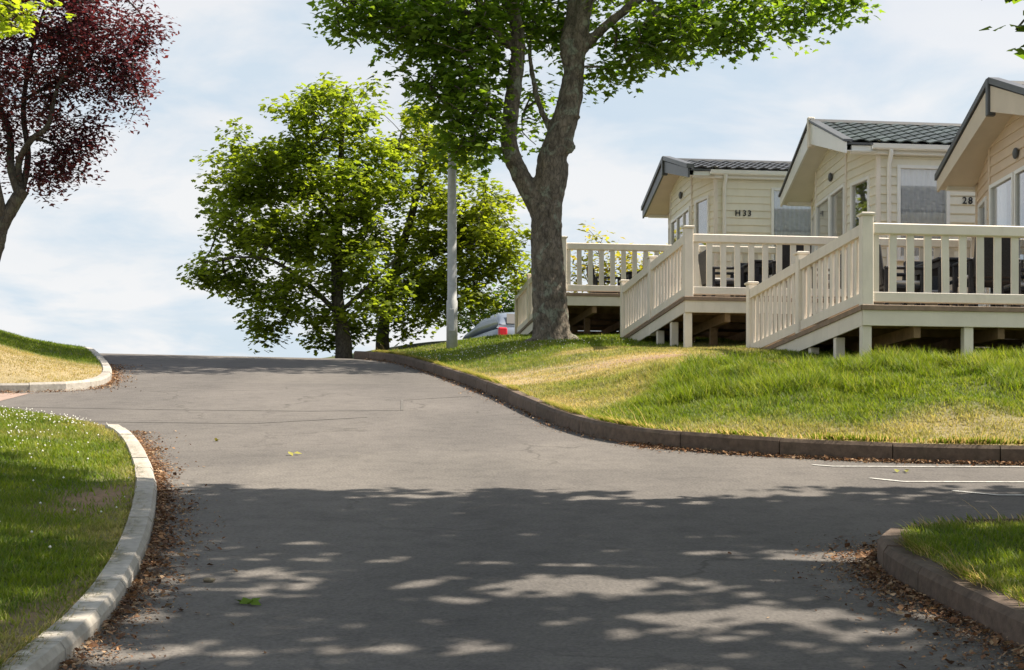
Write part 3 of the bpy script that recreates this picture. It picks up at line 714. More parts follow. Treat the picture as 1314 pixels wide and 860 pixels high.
def deck(key, U, label, midposts, vpost, DL=4.7):
    O = SITES[key]; root = empty('veranda_deck', (O[0], O[1], O[2]), TH)
    tag(root, label, 'deck', 'raised cream decks beside the road')
    s = DROP / DL
    gz = lambda u, v: float(z_right(*uv2w(O, u, v))) - O[2]
    V = M['vinyl']
    # rail posts
    def post(u, v, zb, zt):
        p = box('post', u - .064, u + .064, v - .064, v + .064, zb, zt, V, root, 0.006)
        link('post_cap', CAP, None, p, (0, 0, (zt - zb) / 2))
        return p
    post(0, 0, -0.03, 1.0)
    for v in vpost: post(0, v, -s * v - 0.25, 1.0 - s * v)
    for u in midposts: post(u, 0, 0.0, 1.0)
    # front railing along u
    edges = [0] + list(midposts)
    for a, b in zip(edges[:-1], edges[1:]):
        box('top_rail', a + .066, b - .066, -.045, .045, 0.80, 0.925, V, root, 0.012)
        box('bottom_rail', a + .066, b - .066, -.035, .035, 0.035, 0.15, V, root, 0.008)
        n = int((b - a - .13) / 0.194); st = (b - a) / n
        for i in range(n):
            uu = a + st * (i + 0.5)
            box('baluster', uu - .044, uu + .044, -.014, .014, 0.145, 0.805, V, root, 0.003).rotation_euler = (0, random.gauss(0, .004), random.gauss(0, .02))
    # side railing along v, slightly falling
    edges = [0] + list(vpost)
    for a, b in zip(edges[:-1], edges[1:]):
        shear_box('top_rail', a + .066, b - .066, -.045, .045, 0.80, 0.925, s, V, root)
        shear_box('bottom_rail', a + .066, b - .066, -.035, .035, 0.035, 0.15, s, V, root)
        n = int((b - a - .13) / 0.194); st = (b - a) / n
        for i in range(n):
            vv = a + st * (i + 0.5)
            box('baluster', -.014, .014, vv - .044, vv + .044, 0.14 - s * vv, 0.81 - s * vv, V, root, 0.003)
    # floor boards: ramp strip on the road side, level deck behind it
    for i in range(int(DL / 0.15)):
        v0 = -0.07 + i * 0.15
        o = box('deck_board', 0, 1.10, 0, 0.143, -0.03, 0.0, M['deckboard'], root, 0.003)
        o.location = (0.48, v0 + 0.0715, -0.018 - s * max(v0, 0)); o.rotation_euler = (-math.atan(s), 0, 0)
    for i in range(13):
        v1 = DL if 1.05 + i * 0.15 < 2.95 else 0.85
        box('deck_board', 1.05 + i * 0.15, 1.193 + i * 0.15, -0.07, v1, -0.032, -0.002, M['deckboard'], root, 0.003)
    for i in range(6):
        box('deck_board', 3.02, U + 0.06, -0.07 + i * 0.15, 0.073 + i * 0.15, -0.032, -0.002, M['deckboard'], root, 0.003)
    # fascia
    box('fascia_board', -0.055, U + .06, -.058, -.034, -0.235, -0.036, V, root, 0.004)
    shear_box('fascia_board', -.03, DL, -.060, -.036, -0.235, -0.040, s, V, root)
    # edging strip
    box('edge_strip', -0.07, U + .07, -.078, -.058, -0.062, -0.004, M['deckboard'], root, 0.003)
    shear_box('edge_strip', -.055, DL + .02, -.080, -.061, -0.062, -0.006, s, M['deckboard'], root)
    # joists and timber bearers underneath
    for v in (0.35, 1.3, 2.3, 3.3, 4.3):
        box('joist', 0.05, 2.95, v - .03, v + .03, -0.22, -0.045 - s * v, M['timber'], root, 0.0)
    for u in (0.6, 1.6, 2.6):
        box('bearer', u - .04, u + .04, 0.0, DL - .1, -0.36, -0.225, M['timber'], root, 0.0)
    for i in range(6):
        box('back_board', 0.25, 3.0, DL - .06, DL - .035, -.345 - .15 * i, -.20 - .15 * i, M['timber'], root, 0.0)
    box('back_board', 1.06, 3.0, DL - .06, DL - .035, -.19, -.045, M['timber'], root, 0.0)
    # legs
    for (u, v, m, h) in [(0.0, 0.0, V, -.236), (1.2, 0, V, -.236), (2.4, 0, V, -.236), (3.6, 0, V, -.236), (0.02, 0.95, V, -.27), (0.02, 1.9, V, -.30),
                         (0.62, .9, M['timber'], -.36), (1.62, .95, M['timber'], -.36), (0.62, 2.3, M['timber'], -.36), (2.6, 1.0, M['timber'], -.36), (1.62, 2.5, M['timber'], -.36)]:
        if u > U: continue
        g = gz(u, v) - 0.12
        if g > h - 0.05: continue
        box('support_post', u - .055, u + .055, v - .05 + (0.02 if m is V else 0), v + .05 + (0.02 if m is V else 0), g, h, m, root, 0.004)
    return root
deck('A', 4.6, 'cream railed deck in front of the caravan with the tan soffit', (2.9, 4.6), (2.35, 4.62))
deck('B', 4.4, 'cream railed deck in front of the caravan numbered 28', (2.55, 4.4), (2.4, 4.68))
deck('C', 4.2, 'cream railed deck beside the big tree trunk, in front of caravan H33', (2.5, 4.2), (2.1, 4.2, 6.18), 6.2)

# ------------------------------------------------------------------ caravans
CW, ZE, ZA, CLEN = 4.2, 2.52, 3.34, 8.5    # wall width, eave and apex heights above the floor, length
def ztop(y):                                # underside of the roof slope at y
    yc = CW / 2
    return ZE - 0.02 + 0.55 * (1 - min(1, abs(y - yc) / (yc + 0.15)))

def wall(car, mat, p0, p1, z0, ztopf, holes, boards=True, pitch=0.14):
    """clad wall from p0 to p1 (outside is to the right of travel); holes = (s0, s1, z0, z1)"""
    p0, p1 = Vector(p0), Vector(p1); Lw = (p1 - p0).length; t = (p1 - p0) / Lw; nrm = Vector((t.y, -t.x))
    root = empty('wall', (p0.x, p0.y, 0), math.atan2(t.y, t.x), car)
    zmax = max(ztopf(0), ztopf(Lw), ztopf(Lw / 2))
    z = z0
    while z < zmax:
        zt = min(z + pitch, zmax + 0.001)
        # available range along s under the roof line
        a, b = 0.0, Lw
        ss = [i * Lw / 40 for i in range(41)]
        ok = [q for q in ss if ztopf(q) >= z + pitch * 0.5]
        if not ok: break
        a, b = ok[0], ok[-1]
        cuts = [(h[0], h[1]) for h in holes if h[2] < zt - 0.02 and h[3] > z + 0.02]
        segs = [(a, b)]
        for c0, c1 in cuts:
            ns = []
            for q0, q1 in segs:
                if c1 <= q0 or c0 >= q1: ns.append((q0, q1)); continue
                if c0 > q0: ns.append((q0, c0))
                if c1 < q1: ns.append((c1, q1))
            segs = ns
        for h in holes:
            if h[2] < zt - 0.02 and h[3] > z + 0.02:
                for (l0, l1) in ((z, min(h[2], zt)), (max(h[3], z), zt)):
                    if l1 - l0 > 0.008 and h[1] > a and h[0] < b:
                        link('cladding_board', mesh_py('cladding_board', [(q, y, zq) for q in (max(a, h[0]) + .001, min(b, h[1]) - .001) for (y, zq) in ((.05, l0), (-.020, l0), (-.006, l1), (.05, l1))],
                             [(0, 1, 2, 3), (7, 6, 5, 4), (0, 4, 5, 1), (1, 5, 6, 2), (2, 6, 7, 3), (3, 7, 4, 0)]), mat, root)
        for q0, q1 in segs:
            if q1 - q0 < 0.01: continue
            zz = zt + 0.012
            v = []
            for q in (q0, q1):
                v += [(q, 0.05, z), (q, -0.022, z), (q, -0.026, z + 0.012), (q, -0.004, zz), (q, 0.05, zz)]
            f = [(0, 1, 2, 3, 4), (9, 8, 7, 6, 5)] + [(i, i + 5, (i + 1) % 5 + 5, (i + 1) % 5) for i in range(5)]
            link('cladding_board', mesh_py('cladding_board', v, f), mat, root)
        z += pitch
    return root, t, nrm

def window(car, p0, t, s0, s1, z0, z1, style, mull=0):
    """window in a wall with start p0 and direction t; local x along the wall, -y outside"""
    rz = math.atan2(t.y, t.x); c = p0 + t * s0
    root = empty('window', (c.x, c.y, z0), rz, car)
    W_, H_ = s1 - s0, z1 - z0; fw = 0.055
    Wm = M['white']
    box('frame', 0, fw, -.045, .05, 0, H_, Wm, root); box('frame', W_ - fw, W_, -.045, .05, 0, H_, Wm, root)
    box('frame', fw + .001, W_ - fw - .001, -.045, .05, H_ - fw, H_, Wm, root); box('frame', fw + .001, W_ - fw - .001, -.045, .05, 0, fw, Wm, root)
    box('sill', -.02, W_ + .02, -.075, -.03, -.03, 0.0, Wm, root)
    for i in range(mull):
        x = W_ * (i + 1) / (mull + 1); box('mullion', x - .03, x + .03, -.040, .045, fw + .001, H_ - fw - .001, Wm, root)
    n = mull + 1
    for i in range(n):
        a = fw + .001 if i == 0 else W_ * i / n + .031; b = W_ - fw - .001 if i == n - 1 else W_ * (i + 1) / n - .031
        link('pane', mesh_py('pane', [(a, -.012, fw), (b, -.012, fw), (b, -.012, H_ - fw), (a, -.012, H_ - fw), (a, -.006, fw), (b, -.006, fw), (b, -.006, H_ - fw), (a, -.006, H_ - fw)],
             [(0, 1, 2, 3), (7, 6, 5, 4), (0, 4, 5, 1), (2, 6, 7, 3), (0, 3, 7, 4), (1, 5, 6, 2)]), M['glass'], root)
    if style:
        # hanging curtains with folds
        spans = {'full': [(0.0, 1.0)], 'pair': [(0.0, .26), (.74, 1.0)], 'grey': [(0.0, 1.0)], 'half': [(0.0, .45)]}[style]
        for a, b in spans:
            k = max(8, int((b - a) * W_ / 0.014)); v = []; f = []
            for i in range(k + 1):
                x = fw * .5 + (W_ - fw) * (a + (b - a) * i / k)
                y = 0.045 + 0.018 * math.sin(i * 0.9) + 0.010 * math.sin(i * 0.37 + 2)
                v += [(x, y, 0.02), (x, y * 0.96, H_ - 0.02)]
                if i: f.append((2 * i - 2, 2 * i, 2 * i + 1, 2 * i - 1))
            link('curtain', mesh_py('curtain', v, f, True), M['curtain_grey'] if style == 'grey' else M['curtain'], root)
    return root

def tile_mesh(wt, lt, mat):
    # curved pantile: wave across, thickness
    n = 6; v = []; f = []
    for j, (yy, lift) in enumerate(((0.0, 0.020), (lt * 1.06, 0.004))):
        for i in range(n + 1):
            a = i / n; h = 0.030 * (0.5 - 0.5 * math.cos(2 * math.pi * a)) ** 0.8
            v.append((wt * a * 1.0, yy, lift + h))
    for i in range(n): f.append((i, i + 1, n + 1 + i + 1, n + 1 + i))
    # front lip
    base = len(v)
    for i in range(n + 1): v.append((v[i][0], v[i][1], v[i][2] - 0.018))
    for i in range(n): f.append((base + i, base + i + 1, i + 1, i))
    me = mesh_py('roof_tile', v, f); me.materials.append(mat); return me

SKEW = {'A': (0.09, -0.09), 'B': (0.08, -0.04), 'C': (0.02, -0.15)}   # gable ends not quite square to the sides
def caravan(key, label, wallmat, trim, tiles, soffit, sidewin, front, number, ZA=ZA, dpa=0.36):
    O = SITES[key]; wx, wy = uv2w(O, 2.72, 0.90)
    car = empty('static_caravan', (wx, wy, O[2]), TH)
    tag(car, label, 'caravan', 'static caravans above the road')
    hw = CW / 2
    # ---- walls (x = along caravan from the roof's front edge, y = away from camera)
    fx, sx, cy = 0.36, 0.56, 1.10
    z0 = -0.20
    pts = [(fx, CW - cy), (fx, cy), (sx, 0.0), (CLEN, 0.0), (CLEN, CW), (sx, CW), (fx, CW - cy)]
    specs = []
    # front flat
    def build(i, holes, mat, zf):
        r, t, n = wall(car, mat, pts[i], pts[i + 1], z0, zf, [(h[0], h[1], h[2], h[3]) for h in holes])
        for h in holes: window(car, Vector(pts[i]), t, h[0], h[1], h[2], h[3], h[4], h[5])
    lw = CW - 2 * cy
    build(0, front, wallmat, lambda s: ztop(CW - cy - s))
    cl = math.hypot(sx - fx, cy)
    build(1, [(0.20, cl - 0.24, 0.55, 2.10, 'grey', 0)], wallmat, lambda s: ztop(cy * (1 - s / cl)))
    build(2, sidewin, wallmat, lambda s: ZE - 0.02)
    build(3, [], wallmat, lambda s: ztop(s))
    build(4, [(1.5, 2.6, .8, 2.1, 'pair', 0)], wallmat, lambda s: ZE - 0.02)
    build(5, [(0.24, cl - 0.2, 0.55, 2.10, None, 0)], wallmat, lambda s: ztop(CW - cy * s / cl))
    # corner posts
    for (x, y) in (pts[1], pts[2], pts[5], pts[0]):
        top = ztop(y) - 0.01
        box('corner_trim', x - .035, x + .035, y - .04, y + .03, z0, top, M['vinyl'] if wallmat is M['cladding'] else wallmat, car, 0.006)
    # floor, inner partition
    prism('floor', [(fx + .06, cy), (sx + .06, .06), (CLEN - .06, .06), (CLEN - .06, CW - .06), (sx + .06, CW - .06), (fx + .06, CW - cy)], 'z', -.12, -.02, M['dark'], car)
    box('skirt', sx + .1, CLEN - .1, .12, CW - .12, -1.15, -.21, M['timber'], car)
    box('partition', 3.6, 3.66, 0.07, CW - .07, -.018, ZE - .06, M['dark'], car)
    # ---- roof
    e0, e1 = -0.16, CW + 0.16
    slope = (ZA - ZE) / (hw + 0.16)
    roof = empty('roof', (0, 0, 0), 0, car)
    th = 0.035
    for (a, b) in ((e0, hw), (e1, hw)):
        prism('roof_deck', [(a, ZE), (b, ZA), (b, ZA - th - .01), (a, ZE - th)], 'x', 0.03, CLEN + .2, M['greytrim'], roof)
    tm = tile_mesh(0.245, 0.30, tiles)
    ang = math.atan(slope); rows = int(math.hypot(hw + .16, ZA - ZE) / 0.30); rl = math.hypot(hw + .16, ZA - ZE) / rows
    ncol = int((CLEN - 0.1) / 0.245)
    for r in range(rows):
        for c in range(ncol):
            o = link('roof_tile', tm, None, roof)
            d = r * rl
            o.location = (0.12 + c * 0.245, e0 + d * math.cos(ang) - 0.02, ZE + 0.006 + d * math.sin(ang)); o.rotation_euler = (ang, 0, 0)
    # far slope tiles, joined
    tv = np.array([tuple(v.co) for v in tm.vertices]); polys = [list(p.vertices) for p in tm.polygons]
    tf = np.array([t for p in polys for t in ((p[0], p[1], p[2]), (p[0], p[2], p[3]))])
    P = np.array([(0.365 + c * 0.245, e1 - r * rl * math.cos(ang) + .02, ZE + 0.006 + r * rl * math.sin(ang)) for r in range(rows) for c in range(ncol)])
    n = len(P)
    A = np.tile([[-1, 0, 0]], (n, 1)).astype(float); B = np.tile([[0, -math.cos(ang), math.sin(ang)]], (n, 1)); C = np.tile([[0, math.sin(ang), math.cos(ang)]], (n, 1))
    Vt, Tt, _ = stamp(tv, tf, P, A, B, C, np.ones(n))
    tag(link('roof_tiles_far_slope', mesh_np('roof_tiles_far_slope', Vt, Tt), tiles, roof), kind='stuff')
    prism('ridge_cap', [(hw - .11, ZA + .0), (hw - .09, ZA + .045), (hw, ZA + .075), (hw + .09, ZA + .045), (hw + .11, ZA + .0)], 'x', -0.02, CLEN + .22, M['greytrim'], roof)
    # verge: bargeboards deeper at the apex than at the eaves, dark cap strip above
    dpe = 0.17
    for (e, s) in ((e0 - .01, 1), (e1 + .01, -1)):
        prism('bargeboard', [(e, ZE + .0), (hw - s * .035, ZA - .0 - .035 * slope), (hw - s * .035, ZA - dpa), (e, ZE - dpe)], 'x', -.02, .015, trim, car)
        prism('verge_strip', [(e - s * .02, ZE + .005), (hw - s * .04, ZA + .015), (hw - s * .04, ZA + (.05 if trim is M['white'] else .10)), (e - s * .02, ZE + (.04 if trim is M['white'] else .09))], 'x', -.05, .10, M['greytrim'], car)
    box('apex_cover', -.06, .06, hw - .045, hw + .045, ZA - dpa - .05, ZA + .095, M['greytrim'] if trim is not M['white'] else M['vinyl'], car, 0.01)
    # soffit between bargeboard and wall
    prism('soffit', [(e0, ZE - dpe + .03), (hw, ZA - dpa + .02), (e1, ZE - dpe + .03), (e1, ZE - dpe + .045), (hw, ZA - dpa + .035), (e0, ZE - dpe + .045)], 'x', .016, sx - .05, soffit, car)
    # eaves: fascia, gutter, downpipe (near side and far side)
    for (y, s) in ((e0, -1), (e1, 1)):
        a, b = sorted((y - s * 0.03, y - s * 0.13))
        box('eave_board', .10, CLEN + .2, a, b, ZE - .16, ZE - .036, M['white'], car)
        a, b = sorted((y - s * 0.028, y + s * 0.075))
        m = prism('gutter', [(a, ZE - .02), (a + .012, ZE - .085), (a + .03, ZE - .105), (b - .03, ZE - .105), (b - .012, ZE - .085), (b, ZE - .02), (b - .008, ZE - .02), (b - .035, ZE - .095), (a + .035, ZE - .095), (a + .008, ZE - .02)], 'x', .42, CLEN + .22, M['white'], car)
    v = []; f = []; r = 0.036
    path = [(sx + .16, e0 - .02, ZE - .10), (sx + .16, e0 - .02, ZE - .17), (sx + .16, -.065, ZE - .30), (sx + .16, -.065, -.2)]
    for p in path:
        for k in range(10):
            a = 2 * math.pi * k / 10; v.append((p[0] + r * math.cos(a), p[1] + r * math.sin(a), p[2]))
    for j in range(3):
        for k in range(10): f.append((j * 10 + k, j * 10 + (k + 1) % 10, (j + 1) * 10 + (k + 1) % 10, (j + 1) * 10 + k))
    link('downpipe', mesh_py('downpipe', v, f, True), M['white'], car)
    # small round lamp on the gable
    bm = bmesh.new(); bmesh.ops.create_uvsphere(bm, u_segments=12, v_segments=8, radius=.07)
    bmesh.ops.scale(bm, vec=(.5, 1, 1.1), verts=bm.verts); me = bpy.data.meshes.new('gable_lamp'); bm.to_mesh(me); bm.free()
    link('gable_lamp', me, M['greytrim'], car, (fx - .05, hw - .1, 2.42))
    if number:
        txt, s0, zc, h = number
        xx = sx + s0
        for ch in txt:
            if ch == ' ': xx += h * 0.22; continue
            cu = bpy.data.curves.new('house_number', 'FONT'); cu.body = ch; cu.size = h; cu.extrude = 0.006; cu.offset = 0.002
            ob = bpy.data.objects.new('tmp', cu); COL.objects.link(ob)
            me = bpy.data.meshes.new_from_object(ob.evaluated_get(bpy.context.evaluated_depsgraph_get()))
            bpy.data.objects.remove(ob); me.name = 'house_number'; me.materials.clear()
            link('house_number', me, M['black'], car, (xx, -.036, zc), (math.radians(90), 0, 0))
            xx += h * (0.76 if ch == 'H' else 0.64)
    kx, ox = SKEW[key]; sh = Matrix(((1, kx, 0, ox), (0, 1, 0, 0), (0, 0, 1, 0), (0, 0, 0, 1)))
    for ch in car.children: ch.matrix_parent_inverse = sh
    return car
lw = CW - 2.2
caravan('B', 'cream caravan with white bargeboards, numbered 28 on its side', M['cladding'], M['white'], M['tile'], M['soffit_w'],
        [(0.30, 1.16, 0.75, 2.22, 'full', 0), (3.2, 4.0, 0.75, 2.22, 'pair', 0)], [(0.05, lw / 2 - .02, .08, 2.16, 'half', 0), (lw / 2 + .02, lw - .05, .08, 2.16, None, 0)], ('28', 1.36, 1.64, 0.15))
caravan('C', 'cream caravan with grey verge, numbered H33 on its side', M['cladding'], M['greytrim'], M['tile_brown'], M['soffit'],
        [(1.10, 1.98, 0.75, 2.22, 'full', 0)], [(0.12, lw - .12, .55, 2.06, None, 2)], ('H 33', 0.38, 1.66, 0.155), 3.13, 0.24)
caravan('A', 'caravan with tan soffit and dark grey verge, largest of the row', M['cladding_tan'], M['soffit'], M['tile_brown'], M['soffit'],
        [(0.6, 1.5, 0.75, 2.2, 'full', 0)], [(0.05, lw / 2 - .02, .08, 2.2, 'half', 0), (lw / 2 + .02, lw - .05, .08, 2.2, None, 0)], None)

# ------------------------------------------------------------------ patio furniture
def leg_box(name, x, y, z0, z1, r, mat, p): return box(name, x - r, x + r, y - r, y + r, z0, z1, mat, p, 0.004)
def patio_table(O, u, v, label):
    x, y = uv2w(O, u, v); t = empty('patio_table', (x, y, O[2]), TH); tag(t, label, 'table', 'patio tables on the decks')
    box('table_top', -.45, .45, -.45, .45, .70, .735, M['rattan'], t, .01)
    box('apron', -.41, .41, -.41, .41, .62, .699, M['rattan'], t, .006)
    for a in (-.37, .37):
        for b in (-.37, .37): leg_box('leg', a, b, 0.001, .619, .035, M['rattan'], t)
def patio_chair(O, u, v, rz, label):
    x, y = uv2w(O, u, v); t = empty('patio_chair', (x, y, O[2]), TH + rz); tag(t, label, 'chair', 'dark patio chairs on the decks')
    R_ = M['rattan']
    box('seat', -.27, .27, -.26, .26, .36, .42, R_, t, .015)
    box('cushion', -.24, .24, -.22, .24, .421, .475, M['cushion'], t, .02)
    b = box('backrest', -.27, .27, -.03, .03, 0, .52, R_, t, .02); b.location = (0, -.29, .66); b.rotation_euler = (math.radians(8), 0, 0)
    for s in (-1, 1):
        box('armrest', s * .29 - .03, s * .29 + .03, -.26, .25, .60, .64, R_, t, .012)
        leg_box('leg', s * .29, .22, 0.001, .599, .025, R_, t); leg_box('leg', s * .29, -.24, 0.001, .599, .025, R_, t)
for key, pl in (('A', 'tan soffited caravan'), ('B', 'caravan 28'), ('C', 'caravan H33')):
    O = SITES[key]; u, v = (1.75, 1.55) if key != 'C' else (2.1, 2.6)
    patio_table(O, u, v, 'square black patio table on the deck of the ' + pl)
    for (du, dv, rz, wh) in ((0, -.8, 0, 'railing side'), (0, .8, math.pi, 'far side'), (-.8, 0, -math.pi / 2, 'road side'), (.8, 0, math.pi / 2, 'caravan side')):
        patio_chair(O, u + du, v + dv, rz, 'black patio chair, %s of the table at the %s' % (wh, pl))

# ------------------------------------------------------------------ lamp post
def lathe(prof, n=16):
    v = []; f = []
    for (r, z) in prof:
        for k in range(n): a = 2 * math.pi * k / n; v.append((r * math.cos(a), r * math.sin(a), z))
    for j in range(len(prof) - 1):
        for k in range(n): f.append((j * n + k, j * n + (k + 1) % n, (j + 1) * n + (k + 1) % n, (j + 1) * n + k))
    f.append(tuple(range(n))[::-1]); f.append(tuple(range((len(prof) - 1) * n, len(prof) * n)))
    return mesh_py('lathe', v, f, True)
lx, ly = (580 - CX) * 28.6 / F, 28.6
lamp = empty('lamp_post', (lx, ly, float(z_right(lx, ly)) - .05)); tag(lamp, 'plain grey metal lamp post standing in the grass beside the crest', 'lamp post')
link('pole', lathe([(.10, 0), (.10, .9), (.085, .93), (.078, 3.0), (.068, 4.5)]), M['steel'], lamp)
o_ = box('door_hatch', -.045, .045, -.012, .012, .35, .75, M['steel'], lamp, .004); o_.location.y = -.098
link('lantern', lathe([(.05, 4.501), (.10, 4.53), (.16, 4.62), (.16, 4.72), (.06, 4.80), (.01, 4.82)]), M['steel'], lamp)

# ------------------------------------------------------------------ parked car beyond the far deck
def car():
    x, y = 0.46, 40.3; z = float(z_right(x, y)) + 0.0
    root = empty('parked_car', (x, y, z), math.radians(20)); tag(root, 'silver blue hatchback with a red tail light, parked beyond the trunk', 'car')
    # body: cross sections along y (rear at 0, front at 4)
    secs = [(0.0, .55, .72, .45, .62), (0.06, .82, .98, .36, .95), (0.35, .85, 1.02, .30, 1.02), (1.6, .86, 1.0, .26, 1.0), (3.0, .85, .98, .26, .95), (3.8, .80, .86, .28, .80), (4.0, .6, .66, .4, .62)]
    v = []; f = []; n = 8
    for (yy, hwid, top, bot, sh) in secs:
        v += [(-hwid * .92, yy, bot), (-hwid, yy, bot + .12), (-hwid, yy, sh - .18), (-hwid * .9, yy, top), (hwid * .9, yy, top), (hwid, yy, sh - .18), (hwid, yy, bot + .12), (hwid * .92, yy, bot)]
    for j in range(len(secs) - 1):
        for k in range(n): f.append((j * n + k, j * n + (k + 1) % n, (j + 1) * n + (k + 1) % n, (j + 1) * n + k))
    f.append(tuple(range(n))); f.append(tuple(range((len(secs) - 1) * n, len(secs) * n))[::-1])
    b = link('body', mesh_py('body', v, f, True), M['carpaint'], root); s = b.modifiers.new('s', 'SUBSURF'); s.levels = s.render_levels = 2
    # cabin
    secs = [(0.18, .76, .98, .99), (0.45, .70, .98, 1.36), (0.8, .66, .98, 1.45), (1.9, .64, .98, 1.46), (2.3, .66, .98, 1.38), (3.0, .74, .96, .98)]
    v = []; f = []; n = 6
    for (yy, hwid, bot, top) in secs:
        v += [(-hwid - .08, yy, bot - .05), (-hwid, yy, (bot + top) / 2 + .05), (-hwid * .82, yy, top), (hwid * .82, yy, top), (hwid, yy, (bot + top) / 2 + .05), (hwid + .08, yy, bot - .05)]
    for j in range(len(secs) - 1):
        for k in range(n): f.append((j * n + k, j * n + (k + 1) % n, (j + 1) * n + (k + 1) % n, (j + 1) * n + k))
    f.append(tuple(range(n))); f.append(tuple(range((len(secs) - 1) * n, len(secs) * n))[::-1])
    c = link('cabin', mesh_py('cabin', v, f, True), M['carpaint'], root); s = c.modifiers.new('s', 'SUBSURF'); s.levels = s.render_levels = 2
    link('rear_window', mesh_py('rear_window', [(-.56, .19, 1.05), (.56, .19, 1.05), (.5, .37, 1.32), (-.5, .37, 1.32)], [(0, 1, 2, 3)]), M['black'], root)
    for s in (-1, 1):
        o = box('tail_light', -.12, .12, -.05, .05, -.13, .13, M['redlens'], root, .03); o.location = (s * .72, .06, .80)
        for yy in (.75, 3.25):
            me = lathe([(.05, -.09), (.30, -.09), (.31, -.05), (.31, .05), (.30, .09), (.05, .09)], 20)
            t = link('wheel', me, M['tyre'], root, (s * .76, yy, .31), (0, math.pi / 2, 0))
    box('number_plate', -.26, .26, -.015, .015, .58, .69, M['cushion'], root).location = (0, -.02, .62)
car()

# ------------------------------------------------------------------ trees
MAPLE_out = []
for a, r in ((-90, .16), (-50, .62), (-28, .40), (5, .78), (32, .46), (62, .62), (90, 1.0), (118, .62), (148, .46), (175, .78), (208, .40), (230, .62)):
    MAPLE_out.append((r * math.cos(math.radians(a)) * .62, r * math.sin(math.radians(a)) * .62))
def leaf_tmpl(out, fold=0.12):
    v = [(0, 0, 0)] + [(x, y, -fold * abs(x) - 0.10 * max(0, y) ** 2) for x, y in out]
    n = len(out)
    return np.array(v, float), np.array([(0, 1 + i, 1 + (i + 1) % n) for i in range(n)])
MAPLE = leaf_tmpl(MAPLE_out, 0.25)
MAPLE_S = leaf_tmpl([(0, -.4), (.34, -.22), (.2, .0), (.42, .16), (0, .62), (-.42, .16), (-.2, 0), (-.34, -.22)], 0.25)
OVAL = (np.array([[0, -.5, 0], [.24, 0, .05], [0, .5, -.06], [-.24, 0, .05]], float), np.array([[0, 1, 2], [0, 2, 3]]))

def tube(paths, sides=8, wob=0.0):
    """paths: list of (points (k,3), radii (k,)) -> V, T"""
    VV, TT, off = [], [], 0
    for pts, rad in paths:
        pts = np.asarray(pts, float); k = len(pts)
        t = np.gradient(pts, axis=0); t = unit(t)
        ref = np.array([0.3, 0.9, 0.1]); ref = ref / np.linalg.norm(ref)
        a = unit(np.cross(t, ref)); b = np.cross(t, a)
        ang = np.linspace(0, 2 * np.pi, sides, endpoint=False)
        r = np.asarray(rad)[:, None] * (1 + (wob * rng.normal(0, 1, (k, sides)) if wob else 0))
        V = pts[:, None] + r[..., None] * (np.cos(ang)[None, :, None] * a[:, None] + np.sin(ang)[None, :, None] * b[:, None])
        V = V.reshape(-1, 3)
        i = np.arange(k * sides).reshape(k, sides); j = np.roll(i, -1, axis=1)
        q = np.stack([i[:-1], j[:-1], j[1:], i[1:]], -1).reshape(-1, 4)
        T = np.concatenate([q[:, [0, 1, 2]], q[:, [0, 2, 3]]])
        caps = [[0 * sides, s + 1, s] for s in range(1, sides - 1)] + [[(k - 1) * sides, (k - 1) * sides + s, (k - 1) * sides + s + 1] for s in range(1, sides - 1)]
        T = np.concatenate([T, np.array(caps)])
        VV.append(V); TT.append(T + off); off += len(V)
    return np.concatenate(VV), np.concatenate(TT)

def smooth_path(pts, rad, n=8):
    pts = np.asarray(pts, float); rad = np.asarray(rad, float); k = len(pts)
    if k < 3:
        t = np.linspace(0, 1, n)[:, None]; return pts[0] * (1 - t) + pts[-1] * t, rad[0] + (rad[-1] - rad[0]) * t[:, 0]
    P, R = [], []
    for i in range(k - 1):
        p0, p1, p2, p3 = pts[max(i - 1, 0)], pts[i], pts[i + 1], pts[min(i + 2, k - 1)]
        for t in np.linspace(0, 1, n, endpoint=False):
            P.append(0.5 * ((2 * p1) + (-p0 + p2) * t + (2 * p0 - 5 * p1 + 4 * p2 - p3) * t * t + (-p0 + 3 * p1 - 3 * p2 + p3) * t ** 3)); R.append(rad[i] + (rad[i + 1] - rad[i]) * t)
    P.append(pts[-1]); R.append(rad[-1])
    return np.array(P), np.array(R)

